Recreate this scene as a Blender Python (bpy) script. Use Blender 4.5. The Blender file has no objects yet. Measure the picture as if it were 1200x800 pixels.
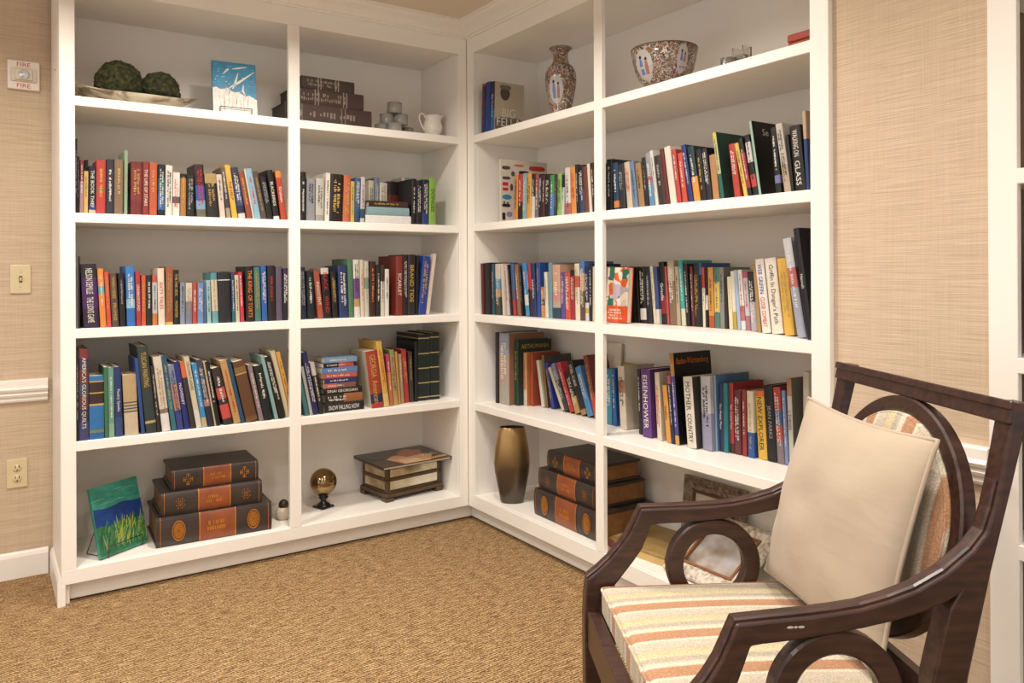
import bpy, bmesh, math, random
from mathutils import Vector, Matrix
random.seed(7)
R = math.radians
SC = bpy.context.scene; COL = SC.collection
# ------------------------------------------------------------------ camera
CAM = Vector((-1.9751, -3.2503, 1.2163)); FPX = 910.0; CX, CY = 584.3, 317.4
YAW, PIT, ROL = R(-33.573), R(0.0886), R(-0.262)
FW = Vector((-math.sin(YAW)*math.cos(PIT), math.cos(YAW)*math.cos(PIT), math.sin(PIT)))
RR = Vector((math.cos(YAW), math.sin(YAW), 0)); UU = RR.cross(FW)
R2 = RR*math.cos(ROL)+UU*math.sin(ROL); U2 = -RR*math.sin(ROL)+UU*math.cos(ROL)
cd = bpy.data.cameras.new('camera'); cam = bpy.data.objects.new('camera', cd); COL.objects.link(cam)
m = Matrix((R2, U2, -FW)).transposed().to_4x4(); m.translation = CAM; cam.matrix_world = m
cd.sensor_width = 36; cd.lens = 36*FPX/1200; cd.shift_x = (600-CX)/1200; cd.shift_y = -(400-CY)/1200
cd.clip_start = .05; SC.camera = cam
def ray(px, py): return FW+R2*((px-CX)/FPX)+U2*((CY-py)/FPX)
def onY(px, py, y=0.):
    d = ray(px, py); return CAM+d*((y-CAM.y)/d.y)
def onX(px, py, x=0.):
    d = ray(px, py); return CAM+d*((x-CAM.x)/d.x)
def onZ(px, py, z=0.):
    d = ray(px, py); return CAM+d*((z-CAM.z)/d.z)
# ------------------------------------------------------------------ materials
def lin(h):
    h = h.lstrip('#'); out = []
    for i in (0, 2, 4):
        c = int(h[i:i+2], 16)/255
        out.append(c/12.92 if c <= .04045 else ((c+.055)/1.055)**2.4)
    return tuple(out)+(1,)
MATS = {}
def base_mat(name):
    m = bpy.data.materials.new(name); m.use_nodes = True
    nt = m.node_tree; b = nt.nodes['Principled BSDF']; return m, nt, b
def N(nt, t, **kw):
    n = nt.nodes.new(t)
    for k, v in kw.items():
        if hasattr(n, k): setattr(n, k, v)
        else: n.inputs[k.replace('_', ' ')].default_value = v
    return n
def plain(hexc, rough=.5, metal=0, var=.08, scale=30, bump=0, name=None, coat=0):
    key = (hexc, rough, metal, var, scale, bump, coat)
    if key in MATS: return MATS[key]
    m, nt, b = base_mat(name or 'surface'); L = nt.links
    c = lin(hexc)
    tc = N(nt, 'ShaderNodeTexCoord'); no = N(nt, 'ShaderNodeTexNoise'); no.inputs['Scale'].default_value = scale
    no.inputs['Detail'].default_value = 4
    L.new(tc.outputs['Object'], no.inputs['Vector'])
    r = N(nt, 'ShaderNodeValToRGB'); L.new(no.outputs['Fac'], r.inputs['Fac'])
    r.color_ramp.elements[0].position = .3; r.color_ramp.elements[1].position = .7
    r.color_ramp.elements[0].color = tuple(x*(1-var) for x in c[:3])+(1,)
    r.color_ramp.elements[1].color = tuple(min(1, x*(1+var)) for x in c[:3])+(1,)
    L.new(r.outputs['Color'], b.inputs['Base Color'])
    b.inputs['Roughness'].default_value = rough; b.inputs['Metallic'].default_value = metal
    if coat: b.inputs['Coat Weight'].default_value = coat; b.inputs['Coat Roughness'].default_value = .15
    if bump:
        bp = N(nt, 'ShaderNodeBump'); bp.inputs['Strength'].default_value = bump; bp.inputs['Distance'].default_value = .002
        L.new(no.outputs['Fac'], bp.inputs['Height']); L.new(bp.outputs['Normal'], b.inputs['Normal'])
    MATS[key] = m; return m
def ramp_mat(name, stops, vec=('Object', (1, 1, 1)), tex='noise', scale=10, rough=.5, metal=0, bump=0, detail=4, interp='LINEAR', distort=0, bdist=.002):
    """texture -> ramp -> colour"""
    m, nt, b = base_mat(name); L = nt.links
    tc = N(nt, 'ShaderNodeTexCoord'); mp = N(nt, 'ShaderNodeMapping'); mp.inputs['Scale'].default_value = vec[1]
    L.new(tc.outputs[vec[0]], mp.inputs['Vector'])
    if tex == 'noise':
        t = N(nt, 'ShaderNodeTexNoise'); t.inputs['Scale'].default_value = scale; t.inputs['Detail'].default_value = detail
        t.inputs['Distortion'].default_value = distort; out = t.outputs['Fac']
    elif tex == 'voronoi':
        t = N(nt, 'ShaderNodeTexVoronoi'); t.inputs['Scale'].default_value = scale; out = t.outputs['Color']
    elif tex == 'wave':
        t = N(nt, 'ShaderNodeTexWave'); t.inputs['Scale'].default_value = scale; t.inputs['Distortion'].default_value = distort; out = t.outputs['Fac']
    L.new(mp.outputs['Vector'], t.inputs['Vector'])
    r = N(nt, 'ShaderNodeValToRGB'); cr = r.color_ramp; cr.interpolation = interp
    while len(cr.elements) < len(stops): cr.elements.new(.5)
    for e, (p, c) in zip(cr.elements, stops): e.position = p; e.color = lin(c)
    if tex == 'voronoi':
        sx = N(nt, 'ShaderNodeSeparateColor'); L.new(out, sx.inputs['Color']); out = sx.outputs['Red']
    L.new(out, r.inputs['Fac']); L.new(r.outputs['Color'], b.inputs['Base Color'])
    b.inputs['Roughness'].default_value = rough; b.inputs['Metallic'].default_value = metal
    if bump:
        bp = N(nt, 'ShaderNodeBump'); bp.inputs['Strength'].default_value = bump; bp.inputs['Distance'].default_value = bdist
        L.new(out, bp.inputs['Height']); L.new(bp.outputs['Normal'], b.inputs['Normal'])
    return m
# ------------------------------------------------------------------ mesh helpers
def box(bm, lo, hi, bev=0, mi=0, M=None, seg=1):
    lo = Vector(lo); hi = Vector(hi)
    r = bmesh.ops.create_cube(bm, size=1)
    vs = r['verts']; s = hi-lo; c = (hi+lo)/2
    for v in vs: v.co = Vector((v.co.x*s.x, v.co.y*s.y, v.co.z*s.z))+c
    fs = list({f for v in vs for f in v.link_faces})
    for f in fs: f.material_index = mi
    if bev:
        es = list({e for v in vs for e in v.link_edges})
        rr = bmesh.ops.bevel(bm, geom=es, offset=min(bev, min(s)*.45), segments=seg, affect='EDGES', profile=.5)
        fs = rr['faces']; vs = list({v for f in rr['faces'] for v in f.verts})
        allv = set(vs)
        for f in list(allv)[0].link_faces: pass
        st = list(allv); seen = set(st)
        while st:
            v = st.pop()
            for e in v.link_edges:
                o = e.other_vert(v)
                if o not in seen: seen.add(o); st.append(o)
        vs = list(seen)
        for v in vs:
            for f in v.link_faces: f.material_index = mi
    if M is not None:
        for v in vs: v.co = M @ v.co
    return vs
def lathe(bm, prof, seg=32, mi=0, M=None, sx=1, sy=1, cap=True):
    rings = []
    for r, z in prof:
        rings.append([bm.verts.new((r*sx*math.cos(2*math.pi*i/seg), r*sy*math.sin(2*math.pi*i/seg), z)) for i in range(seg)])
    for a, b in zip(rings, rings[1:]):
        for i in range(seg):
            f = bm.faces.new((a[i], a[(i+1) % seg], b[(i+1) % seg], b[i])); f.material_index = mi; f.smooth = True
    if cap:
        f = bm.faces.new(list(reversed(rings[0]))); f.material_index = mi
        f = bm.faces.new(rings[-1]); f.material_index = mi
    vs = [v for r in rings for v in r]
    if M is not None:
        for v in vs: v.co = M @ v.co
    return vs
def tube(bm, pts, rad, seg=8, mi=0, closed=False):
    pts = [Vector(p) for p in pts]; n = len(pts); rings = []
    up = Vector((0, 0, 1)); prev = None
    for i, p in enumerate(pts):
        if closed: t = pts[(i+1) % n]-pts[i-1]
        else: t = (pts[min(i+1, n-1)]-pts[max(i-1, 0)])
        t.normalize()
        if prev is None:
            a = up if abs(t.dot(up)) < .9 else Vector((1, 0, 0))
            u = t.cross(a).normalized()
        else: u = (prev-t*prev.dot(t)).normalized()
        prev = u; w = t.cross(u)
        rr = rad[i] if isinstance(rad, (list, tuple)) else rad
        rings.append([bm.verts.new(p+(u*math.cos(2*math.pi*k/seg)+w*math.sin(2*math.pi*k/seg))*rr) for k in range(seg)])
    rg = range(n if closed else n-1)
    for i in rg:
        a, b = rings[i], rings[(i+1) % n]
        for k in range(seg):
            f = bm.faces.new((a[k], a[(k+1) % seg], b[(k+1) % seg], b[k])); f.material_index = mi; f.smooth = True
    if not closed:
        bm.faces.new(list(reversed(rings[0]))).material_index = mi; bm.faces.new(rings[-1]).material_index = mi
def prism(bm, poly, a, b, axis='y', mi=0, bev=0, M=None, yfun=None):
    """polygon in (x,z) extruded along y from a to b (or yfun(x)->(a,b))"""
    def mk(p, w):
        return {'y': (p[0], w, p[1]), 'x': (w, p[0], p[1]), 'z': (p[0], p[1], w)}[axis]
    A = [bm.verts.new(mk(p, yfun(p[0])[0] if yfun else a)) for p in poly]
    B = [bm.verts.new(mk(p, yfun(p[0])[1] if yfun else b)) for p in poly]
    n = len(poly); fs = [bm.faces.new(A), bm.faces.new(list(reversed(B)))]
    for i in range(n): fs.append(bm.faces.new((A[i], B[i], B[(i+1) % n], A[(i+1) % n])))
    for f in fs: f.material_index = mi
    bmesh.ops.recalc_face_normals(bm, faces=fs)
    vs = A+B
    if bev:
        es = [e for e in set(A[0].link_edges) | {e for v in vs for e in v.link_edges} if e.is_manifold and e.calc_face_angle(0) > .35]
        rr = bmesh.ops.bevel(bm, geom=es, offset=bev, segments=2, affect='EDGES', profile=.5, clamp_overlap=True)
        st = [v for f in rr['faces'] for v in f.verts]; seen = set(st)
        while st:
            v = st.pop()
            for e in v.link_edges:
                o = e.other_vert(v)
                if o not in seen: seen.add(o); st.append(o)
        vs = list(seen)
    if M is not None:
        for v in vs: v.co = M @ v.co
    return vs
def newbm(): return bmesh.new()
def obj(name, bm, mats, parent=None, M=None, smooth=False):
    me = bpy.data.meshes.new(name); bm.to_mesh(me); bm.free()
    if not isinstance(mats, (list, tuple)): mats = [mats]
    for x in mats: me.materials.append(x)
    if smooth:
        for p in me.polygons: p.use_smooth = True
    o = bpy.data.objects.new(name, me); COL.objects.link(o)
    if parent: o.parent = parent
    if M is not None: o.matrix_local = M
    return o
def thing(name, label, cat, loc=(0, 0, 0), rz=0, group=None, M=None):
    o = bpy.data.objects.new(name, None); COL.objects.link(o); o.empty_display_size = .05
    if M is not None: o.matrix_world = M
    else: o.location = loc; o.rotation_euler = (0, 0, rz)
    o['label'] = label; o['category'] = cat
    if group: o['group'] = group
    return o
def tag(o, label, cat, group=None):
    o['label'] = label; o['category'] = cat
    if group: o['group'] = group
    return o
def struct(o): o['kind'] = 'structure'; return o
def copy_tree(o, parent=None):
    c = o.copy(); COL.objects.link(c)
    if parent: c.parent = parent
    for ch in list(o.children): copy_tree(ch, c)
    return c
DG = None; TXT = {}
def text_mesh(s, width, height, extr=.0002):
    """flat lettering mesh centred on the origin in XY, fitted into width x height"""
    key = (s, round(width, 4), round(height, 4))
    if key in TXT: return TXT[key]
    cu = bpy.data.curves.new('lettering', 'FONT'); cu.body = s; cu.align_x = 'CENTER'; cu.align_y = 'CENTER'; cu.size = 1; cu.resolution_u = 2; cu.space_line = .8
    o = bpy.data.objects.new('lettering', cu); COL.objects.link(o)
    bpy.context.view_layer.update()
    me = bpy.data.meshes.new_from_object(o.evaluated_get(bpy.context.evaluated_depsgraph_get()))
    bpy.data.objects.remove(o); bpy.data.curves.remove(cu)
    xs = [v.co.x for v in me.vertices]; ys = [v.co.y for v in me.vertices]
    if not xs: return me
    w = max(xs)-min(xs); h = max(ys)-min(ys); cx = (max(xs)+min(xs))/2; cy = (max(ys)+min(ys))/2
    sx = width/w; sy = height/h; sx = min(sx, sy*1.1); sy = min(sy, sx*2.6)
    for v in me.vertices: v.co = Vector(((v.co.x-cx)*sx, (v.co.y-cy)*sy, 0))
    TXT[key] = me; return me
def lettering(s, width, height, mat, parent, M, name='title_lettering'):
    me = text_mesh(s, width, height).copy(); me.materials.clear(); me.materials.append(mat)
    o = bpy.data.objects.new(name, me); COL.objects.link(o); o.parent = parent; o.matrix_local = M
    return o
# spine lettering runs from the head down: text x -> -z, text y -> +x, facing -y
def MROT(x, y, z): return Matrix(((0, 1, 0, x), (0, 0, -1, y), (-1, 0, 0, z), (0, 0, 0, 1)))
def MUP(x, y, z): return Matrix(((1, 0, 0, x), (0, 0, -1, y), (0, 1, 0, z), (0, 0, 0, 1)))   # upright, facing -y
def marks(bm, x0, x1, z0, z1, y, rows=1, seed=0, run='down', mi=0):
    """little dashes that read as too-small-to-read lettering"""
    rnd = random.Random(seed)
    for k in range(rows):
        if run == 'down':
            xa = x0+(x1-x0)*(k+.12)/rows; xb = x0+(x1-x0)*(k+.88)/rows; z = z1-rnd.random()*.1*(z1-z0)
            end = z0+rnd.random()*.25*(z1-z0); s = max(.0035, (xb-xa)*.62)
            while z-s > end:
                if rnd.random() < .82:
                    a = xa+(xb-xa)*rnd.choice((0, 0, .25)); b = xb-(xb-xa)*rnd.choice((0, 0, .3))
                    w = s*rnd.uniform(.35, .8)
                    vs = [bm.verts.new(p) for p in ((a, y, z-w), (b, y, z-w), (b, y, z), (a, y, z))]
                    bm.faces.new(vs).material_index = mi
                z -= s
        else:
            za = z0+(z1-z0)*(k+.15)/rows; zb = z0+(z1-z0)*(k+.85)/rows; x = x0+rnd.random()*.1*(x1-x0); s = (zb-za)*.6
            end = x1-rnd.random()*.2*(x1-x0)
            while x+s < end:
                if rnd.random() < .82:
                    w = s*rnd.uniform(.4, .8)
                    vs = [bm.verts.new(p) for p in ((x, y, za), (x+w, y, za), (x+w, y, zb), (x, y, zb))]
                    bm.faces.new(vs).material_index = mi
                x += s
# ------------------------------------------------------------------ room
def paper_mat(name, c1, c2, c3):
    m, nt, b = base_mat(name); L = nt.links
    tc = N(nt, 'ShaderNodeTexCoord')
    def nz(sc, mapsc, det=6):
        mp = N(nt, 'ShaderNodeMapping'); mp.inputs['Scale'].default_value = mapsc; L.new(tc.outputs['Object'], mp.inputs['Vector'])
        t = N(nt, 'ShaderNodeTexNoise'); t.inputs['Scale'].default_value = sc; t.inputs['Detail'].default_value = det; t.inputs['Roughness'].default_value = .65
        L.new(mp.outputs['Vector'], t.inputs['Vector']); return t.outputs['Fac']
    h = nz(9, (.7, .7, 42)); v = nz(6, (38, 38, .9), 3); big = nz(3.2, (1, 1, 2), 2)
    mx = N(nt, 'ShaderNodeMix', data_type='FLOAT'); L.new(big, mx.inputs['Factor'])
    mx.inputs['Factor'].default_value = .4
    a = N(nt, 'ShaderNodeMath', operation='MULTIPLY_ADD'); L.new(h, a.inputs[0]); a.inputs[1].default_value = .8; 
    vv = N(nt, 'ShaderNodeMath', operation='MULTIPLY'); L.new(v, vv.inputs[0]); vv.inputs[1].default_value = .2
    L.new(vv.outputs[0], a.inputs[2])
    r = N(nt, 'ShaderNodeValToRGB'); cr = r.color_ramp; cr.elements.new(.5)
    for e, (p, c) in zip(cr.elements, ((.36, c1), (.5, c2), (.62, c3))): e.position = p; e.color = lin(c)
    L.new(a.outputs[0], r.inputs['Fac']); L.new(r.outputs['Color'], b.inputs['Base Color'])
    b.inputs['Roughness'].default_value = .8
    bp = N(nt, 'ShaderNodeBump'); bp.inputs['Strength'].default_value = .35; bp.inputs['Distance'].default_value = .003
    L.new(a.outputs[0], bp.inputs['Height']); L.new(bp.outputs['Normal'], b.inputs['Normal'])
    return m
PAPER = paper_mat('grasscloth_paper', '#b9a389', '#cab49a', '#d3bfa6')
def carpet_mat():
    m, nt, b = base_mat('ribbed_carpet'); L = nt.links
    tc = N(nt, 'ShaderNodeTexCoord')
    mp = N(nt, 'ShaderNodeMapping'); mp.inputs['Scale'].default_value = (1, 5, 1); L.new(tc.outputs['Object'], mp.inputs['Vector'])
    t = N(nt, 'ShaderNodeTexNoise'); t.inputs['Scale'].default_value = 22; t.inputs['Detail'].default_value = 6; t.inputs['Roughness'].default_value = .7; L.new(mp.outputs['Vector'], t.inputs['Vector'])
    t2 = N(nt, 'ShaderNodeTexNoise'); t2.inputs['Scale'].default_value = 170; t2.inputs['Detail'].default_value = 3; L.new(tc.outputs['Object'], t2.inputs['Vector'])
    w = N(nt, 'ShaderNodeTexWave'); w.bands_direction = 'Y'; w.inputs['Scale'].default_value = 32; w.inputs['Distortion'].default_value = 3; w.inputs['Detail'].default_value = 2; w.inputs['Detail Scale'].default_value = 2; L.new(tc.outputs['Object'], w.inputs['Vector'])
    a = N(nt, 'ShaderNodeMath', operation='MULTIPLY_ADD'); L.new(t.outputs['Fac'], a.inputs[0]); a.inputs[1].default_value = .45
    c = N(nt, 'ShaderNodeMath', operation='MULTIPLY'); L.new(t2.outputs['Fac'], c.inputs[0]); c.inputs[1].default_value = .42; L.new(c.outputs[0], a.inputs[2])
    d = N(nt, 'ShaderNodeMath', operation='MULTIPLY_ADD'); L.new(w.outputs['Fac'], d.inputs[0]); d.inputs[1].default_value = .13; L.new(a.outputs[0], d.inputs[2])
    r = N(nt, 'ShaderNodeValToRGB'); cr = r.color_ramp
    stops = ((.37, '#2e1f10'), (.45, '#6e4c2c'), (.52, '#977549'), (.60, '#c4ab7e'))
    while len(cr.elements) < 4: cr.elements.new(.5)
    for e, (p, cc) in zip(cr.elements, stops): e.position = p; e.color = lin(cc)
    L.new(d.outputs[0], r.inputs['Fac']); L.new(r.outputs['Color'], b.inputs['Base Color']); b.inputs['Roughness'].default_value = .95
    bp = N(nt, 'ShaderNodeBump'); bp.inputs['Strength'].default_value = .8; bp.inputs['Distance'].default_value = .006
    L.new(d.outputs[0], bp.inputs['Height']); L.new(bp.outputs['Normal'], b.inputs['Normal'])
    return m
PAINT = plain('#f2ede5', .38, var=.015, scale=3, name='white_painted_wood')
CEILM = plain('#e0d2be', .8, var=.02, scale=3, name='ceiling_paint')
TRIMM = plain('#f0eae2', .35, var=.015, scale=3, name='trim_paint')
WX = .02; WY = .42; CZ = 2.415
bm = newbm(); box(bm, (-5, -6, -.05), (.8, .8, 0)); o = struct(obj('floor', bm, carpet_mat()))
bm = newbm(); box(bm, (-5, -6, CZ), (.8, .8, CZ+.05)); struct(obj('ceiling', bm, CEILM))
bm = newbm(); box(bm, (-5, WY, 0), (.8, WY+.05, CZ)); struct(obj('wall_left', bm, PAPER))
bm = newbm(); box(bm, (WX, -2.362, 0), (WX+.05, -1.9515, CZ)); struct(obj('wall_right', bm, PAPER))
bm = newbm(); box(bm, (.47, -6, 0), (.52, WY, CZ)); struct(obj('wall_rear', bm, PAPER))
def sweep(bm, path, prof, mi=0):
    """profile (out, z) carried along a floor-plan path; 'out' is to the right of travel"""
    n = len(path); rings = []
    for i, p in enumerate(path):
        p = Vector(p); ds = []
        if i > 0: ds.append((p-Vector(path[i-1])).normalized())
        if i < n-1: ds.append((Vector(path[i+1])-p).normalized())
        ns = [Vector((d.y, -d.x)) for d in ds]
        if len(ns) == 2: mvec = (ns[0]+ns[1])/(1+ns[0].dot(ns[1]))
        else: mvec = ns[0]
        rings.append([bm.verts.new((p.x+mvec.x*a, p.y+mvec.y*a, z)) for a, z in prof])
    fs = []
    for a, b in zip(rings, rings[1:]):
        for k in range(len(prof)):
            fs.append(bm.faces.new((a[k], a[(k+1) % len(prof)], b[(k+1) % len(prof)], b[k])))
    fs.append(bm.faces.new(rings[0])); fs.append(bm.faces.new(list(reversed(rings[-1]))))
    for f in fs: f.material_index = mi
    bmesh.ops.recalc_face_normals(bm, faces=fs)
CROWN = [(0, 2.352), (.010, 2.352), (.012, 2.360), (.020, 2.362), (.028, 2.372), (.046, 2.384), (.066, 2.392), (.078, 2.398), (.084, 2.404), (.094, 2.405), (.094, CZ), (0, CZ)]
bm = newbm(); sweep(bm, [(-5, WY), (-1.745, WY), (-1.745, 0), (0, 0), (0, -1.951), (WX, -1.951), (WX, -2.36), (0, -2.36), (0, -6)], CROWN); struct(obj('trim_1', bm, TRIMM))
RAIL = [(0, .704), (.012, .704), (.016, .712), (.012, .722), (.022, .726), (.026, .735), (.020, .744), (.030, .748), (.034, .757), (.026, .766), (.024, .790), (.020, .794), (0, .794)]
bm = newbm(); sweep(bm, [(-5, WY), (-1.757, WY)], RAIL); struct(obj('trim_2', bm, TRIMM))
bm = newbm(); sweep(bm, [(WX, -1.955), (WX, -2.36)], RAIL); struct(obj('trim_3', bm, TRIMM))
BASE = [(0, 0), (.014, 0), (.014, .085), (.009, .098), (.004, .104), (0, .104)]
bm = newbm(); sweep(bm, [(-5, WY), (-1.757, WY)], BASE); struct(obj('baseboard_left', bm, TRIMM))
bm = newbm(); sweep(bm, [(WX, -1.955), (WX, -2.36)], BASE); struct(obj('baseboard_right', bm, TRIMM))
# ------------------------------------------------------------------ bookcases (local: x along the front, y into the wall)
LSH = [1.875, 1.443, 1.014, .597, .130]; RSH = [1.878, 1.449, 1.014, .586, .139]; TH = .036; HB = 2.277; DEP = .385
ML = Matrix.Identity(4); MR_ = Matrix.Rotation(R(-90), 4, 'Z')
def bookcase(label, M, xa, xb, stiles, shelves, plinth_end=None, ia=None, ib=None, ca=0, cb=0, inner=None):
    t = thing('bookcase', label, 'bookcase', M=M@Matrix.Translation((xa, 0, 0))); T = Matrix.Translation((-xa, 0, 0))
    def P(name, lo, hi, bev=.0015):
        b_ = newbm(); box(b_, lo, hi, bev, M=T); return obj(name, b_, inner if (inner and name in ('back_panel', 'side_panel')) else PAINT, t)
    P('back_panel', (ia, DEP, .05), (ib, DEP+.012, 2.34))
    P('side_panel', (xa, .0205, ca), (ia, DEP+.012, CZ-.002)); P('side_panel', (ib, .0205, cb), (xb, DEP+.012, CZ-.002))
    for i, z in enumerate(shelves):
        if i < 4: P('shelf', (ia, .0002, z-TH), (ib, DEP, z), .002)
        else: P('shelf', (ia, .0205, z-TH), (ib, DEP, z), .002)
    P('top_panel', (ia, .0205, HB+.002), (ib, DEP, HB+.03))
    P('header', (xa, 0, HB), (xb, .02, CZ-.002))
    P('bottom_rail', (xa, 0, .077), (xb, .02, shelves[-1]))
    for k, (a, b) in enumerate(stiles):
        bot = shelves[-1] if not (plinth_end is not None and k == 0) else shelves[-1]
        P('stile', (a, -.0008 if 0 < k < len(stiles)-1 else 0, bot), (b, .02, HB))
    P('toe_kick', (xa+.005-(.0655 if ca else 0), .045, .007), (xb+(.044 if cb else -.005), .06, .077))
    if plinth_end:
        P('plinth_block', (xa, -.001, 0), (xa+.014, .044, .0765))
        b_ = newbm(); sweep(b_, [(xa-xa, DEP+.012), (0, .001)], [(0, 0), (.012, 0), (.012, .085), (.006, .1), (0, .104)]); obj('base_moulding', b_, TRIMM, t)
    return t
bookcase('white built-in bookcase to the left of the corner, with the green painting at its foot', ML, -1.741, -.0005, [(-1.741, -1.691), (-.888, -.839), (-.047, -.0005)], LSH, True, -1.712, -.047, 0, .0775)
bookcase('white built-in bookcase to the right of the corner, partly behind the armchair', MR_, .0005, 1.9506, [(.0005, .060), (.948, .994), (1.891, 1.9506)], RSH, None, .060, 1.925, .0775, 0)
bookcase('white built-in bookcase cut off by the right edge beyond the papered wall', MR_, 2.3625, 3.4, [(2.3625, 2.425), (2.86, 2.9), (3.34, 3.4)], RSH, None, 2.38, 3.38, inner=plain('#7d6c58', .5, var=.03, name='shade_taupe'))  # taupe on back and side panels stands in for shade inside this bookcase
# ------------------------------------------------------------------ plates on the left wall
IVORY = plain('#d8c7a0', .35, var=.02, name='ivory_plastic'); DARKS = plain('#1d150f', .5, var=.02); RED = plain('#b8322a', .5, var=.02)
WHP = plain('#e9e0d2', .4, var=.02, name='white_plastic')
def wall_plate(name, label, cat, x, z): return thing(name, label, cat, (x, WY, z))
t = wall_plate('light_switch', 'ivory wall plate with a single toggle on the left wall', 'light switch', -1.85, 1.197)
bm = newbm(); box(bm, (-.036, -.007, -.058), (.036, 0, .058), .004, seg=2); obj('wall_plate', bm, IVORY, t)
bm = newbm(); box(bm, (-.006, -.009, -.013), (.006, -.0065, .013), .001); obj('slot_surround', bm, plain('#6e5a38', .5), t)
bm = newbm(); box(bm, (-.004, -.018, -.002), (.004, -.0085, .009), .0015, M=Matrix.Rotation(R(18), 4, 'X')); obj('toggle', bm, IVORY, t)
bm = newbm()
for z in (-.03, .03): lathe(bm, [(.0, 0), (.003, 0), (.0025, .0012), (0, .0015)], 10, M=Matrix.Translation((0, -.0072, z))@Matrix.Rotation(R(90), 4, 'X'), cap=False)
obj('screw', bm, IVORY, t)
t = wall_plate('wall_outlet', 'ivory double power outlet low on the left wall', 'power outlet', -1.864, .419)
bm = newbm(); box(bm, (-.036, -.007, -.058), (.036, 0, .058), .004, seg=2); obj('wall_plate', bm, IVORY, t)
for z in (-.021, .021):
    bm = newbm(); lathe(bm, [(.0, 0), (.0165, 0), (.0155, .002), (0, .002)], 20, M=Matrix.Translation((0, -.007, z))@Matrix.Rotation(R(90), 4, 'X'), cap=False); s = obj('socket', bm, IVORY, t)
    bm = newbm()
    for a in (-.0065, .0065): box(bm, (a-.0015, -.0094, z+.001), (a+.0015, -.0088, z+.011), 0)
    lathe(bm, [(.0, 0), (.0028, 0), (0, .0004)], 10, M=Matrix.Translation((0, -.009, z-.008))@Matrix.Rotation(R(90), 4, 'X'), cap=False)
    o = obj('slots', bm, DARKS, s)
t = wall_plate('fire_alarm', 'white fire alarm strobe with red lettering high on the left wall', 'fire alarm', -1.837, 2.016)
bm = newbm(); box(bm, (-.056, -.018, -.058), (.056, 0, .058), .004, seg=2); obj('housing', bm, WHP, t)
bm = newbm(); box(bm, (-.045, -.026, -.027), (.045, -.0175, .027), .004, seg=2); box(bm, (-.03, -.034, -.022), (.03, -.0255, .022), .003, seg=2); obj('strobe_frame', bm, plain('#d9cdb8', .3), t)
gm, nt, b = base_mat('clear_lens'); b.inputs['Base Color'].default_value = (.75, .8, .9, 1); b.inputs['Roughness'].default_value = .12; b.inputs['Metallic'].default_value = .6
bm = newbm(); lathe(bm, [(.02, 0), (.019, .006), (.012, .011), (0, .013)], 20, M=Matrix.Translation((0, -.0335, 0))@Matrix.Rotation(R(90), 4, 'X'), cap=False); obj('strobe_lens', bm, gm, t)
for z in (.042, -.042): lettering('FIRE', .05, .017, RED, t, MUP(0, -.0184, z))
# ------------------------------------------------------------------ books
PAGEM = plain('#dccfb4', .85, var=.06, scale=60, name='page_edges'); INK = {'w': '#d9d3c7', 'k': '#171412', 'y': '#c09a48', 'r': '#b5281f', 'o': '#e07a28', 'g': '#a8894e', 'b': '#23408c', 'n': '#1c2547', 's': '#9a9a9a', 'p': '#c86a80', 't': '#2f7d80'}
def hexlist(spec):
    out = []
    for s in spec.split(','):
        if ':' in s: f, c = s.split(':'); out.append((float(f), '#'+c))
        else: out.append((1., '#'+s))
    tot = sum(f for f, c in out); return [(f/tot, c) for f, c in out]
def mute(h, k=.74, sat=.88):
    r, g, b, _ = lin(h); l = .3*r+.6*g+.1*b
    out = ''
    for c in (r, g, b):
        v = max(0, (l+(c-l)*sat)*k); v = 12.92*v if v < .0031308 else 1.055*v**(1/2.4)-.055; out += '%02x' % int(min(255, max(0, v*255)))
    return '#'+out
def cmat(h, rough):
    h = mute(h); return plain(h, rough, var=.05, scale=45, name='book_cover')
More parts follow.
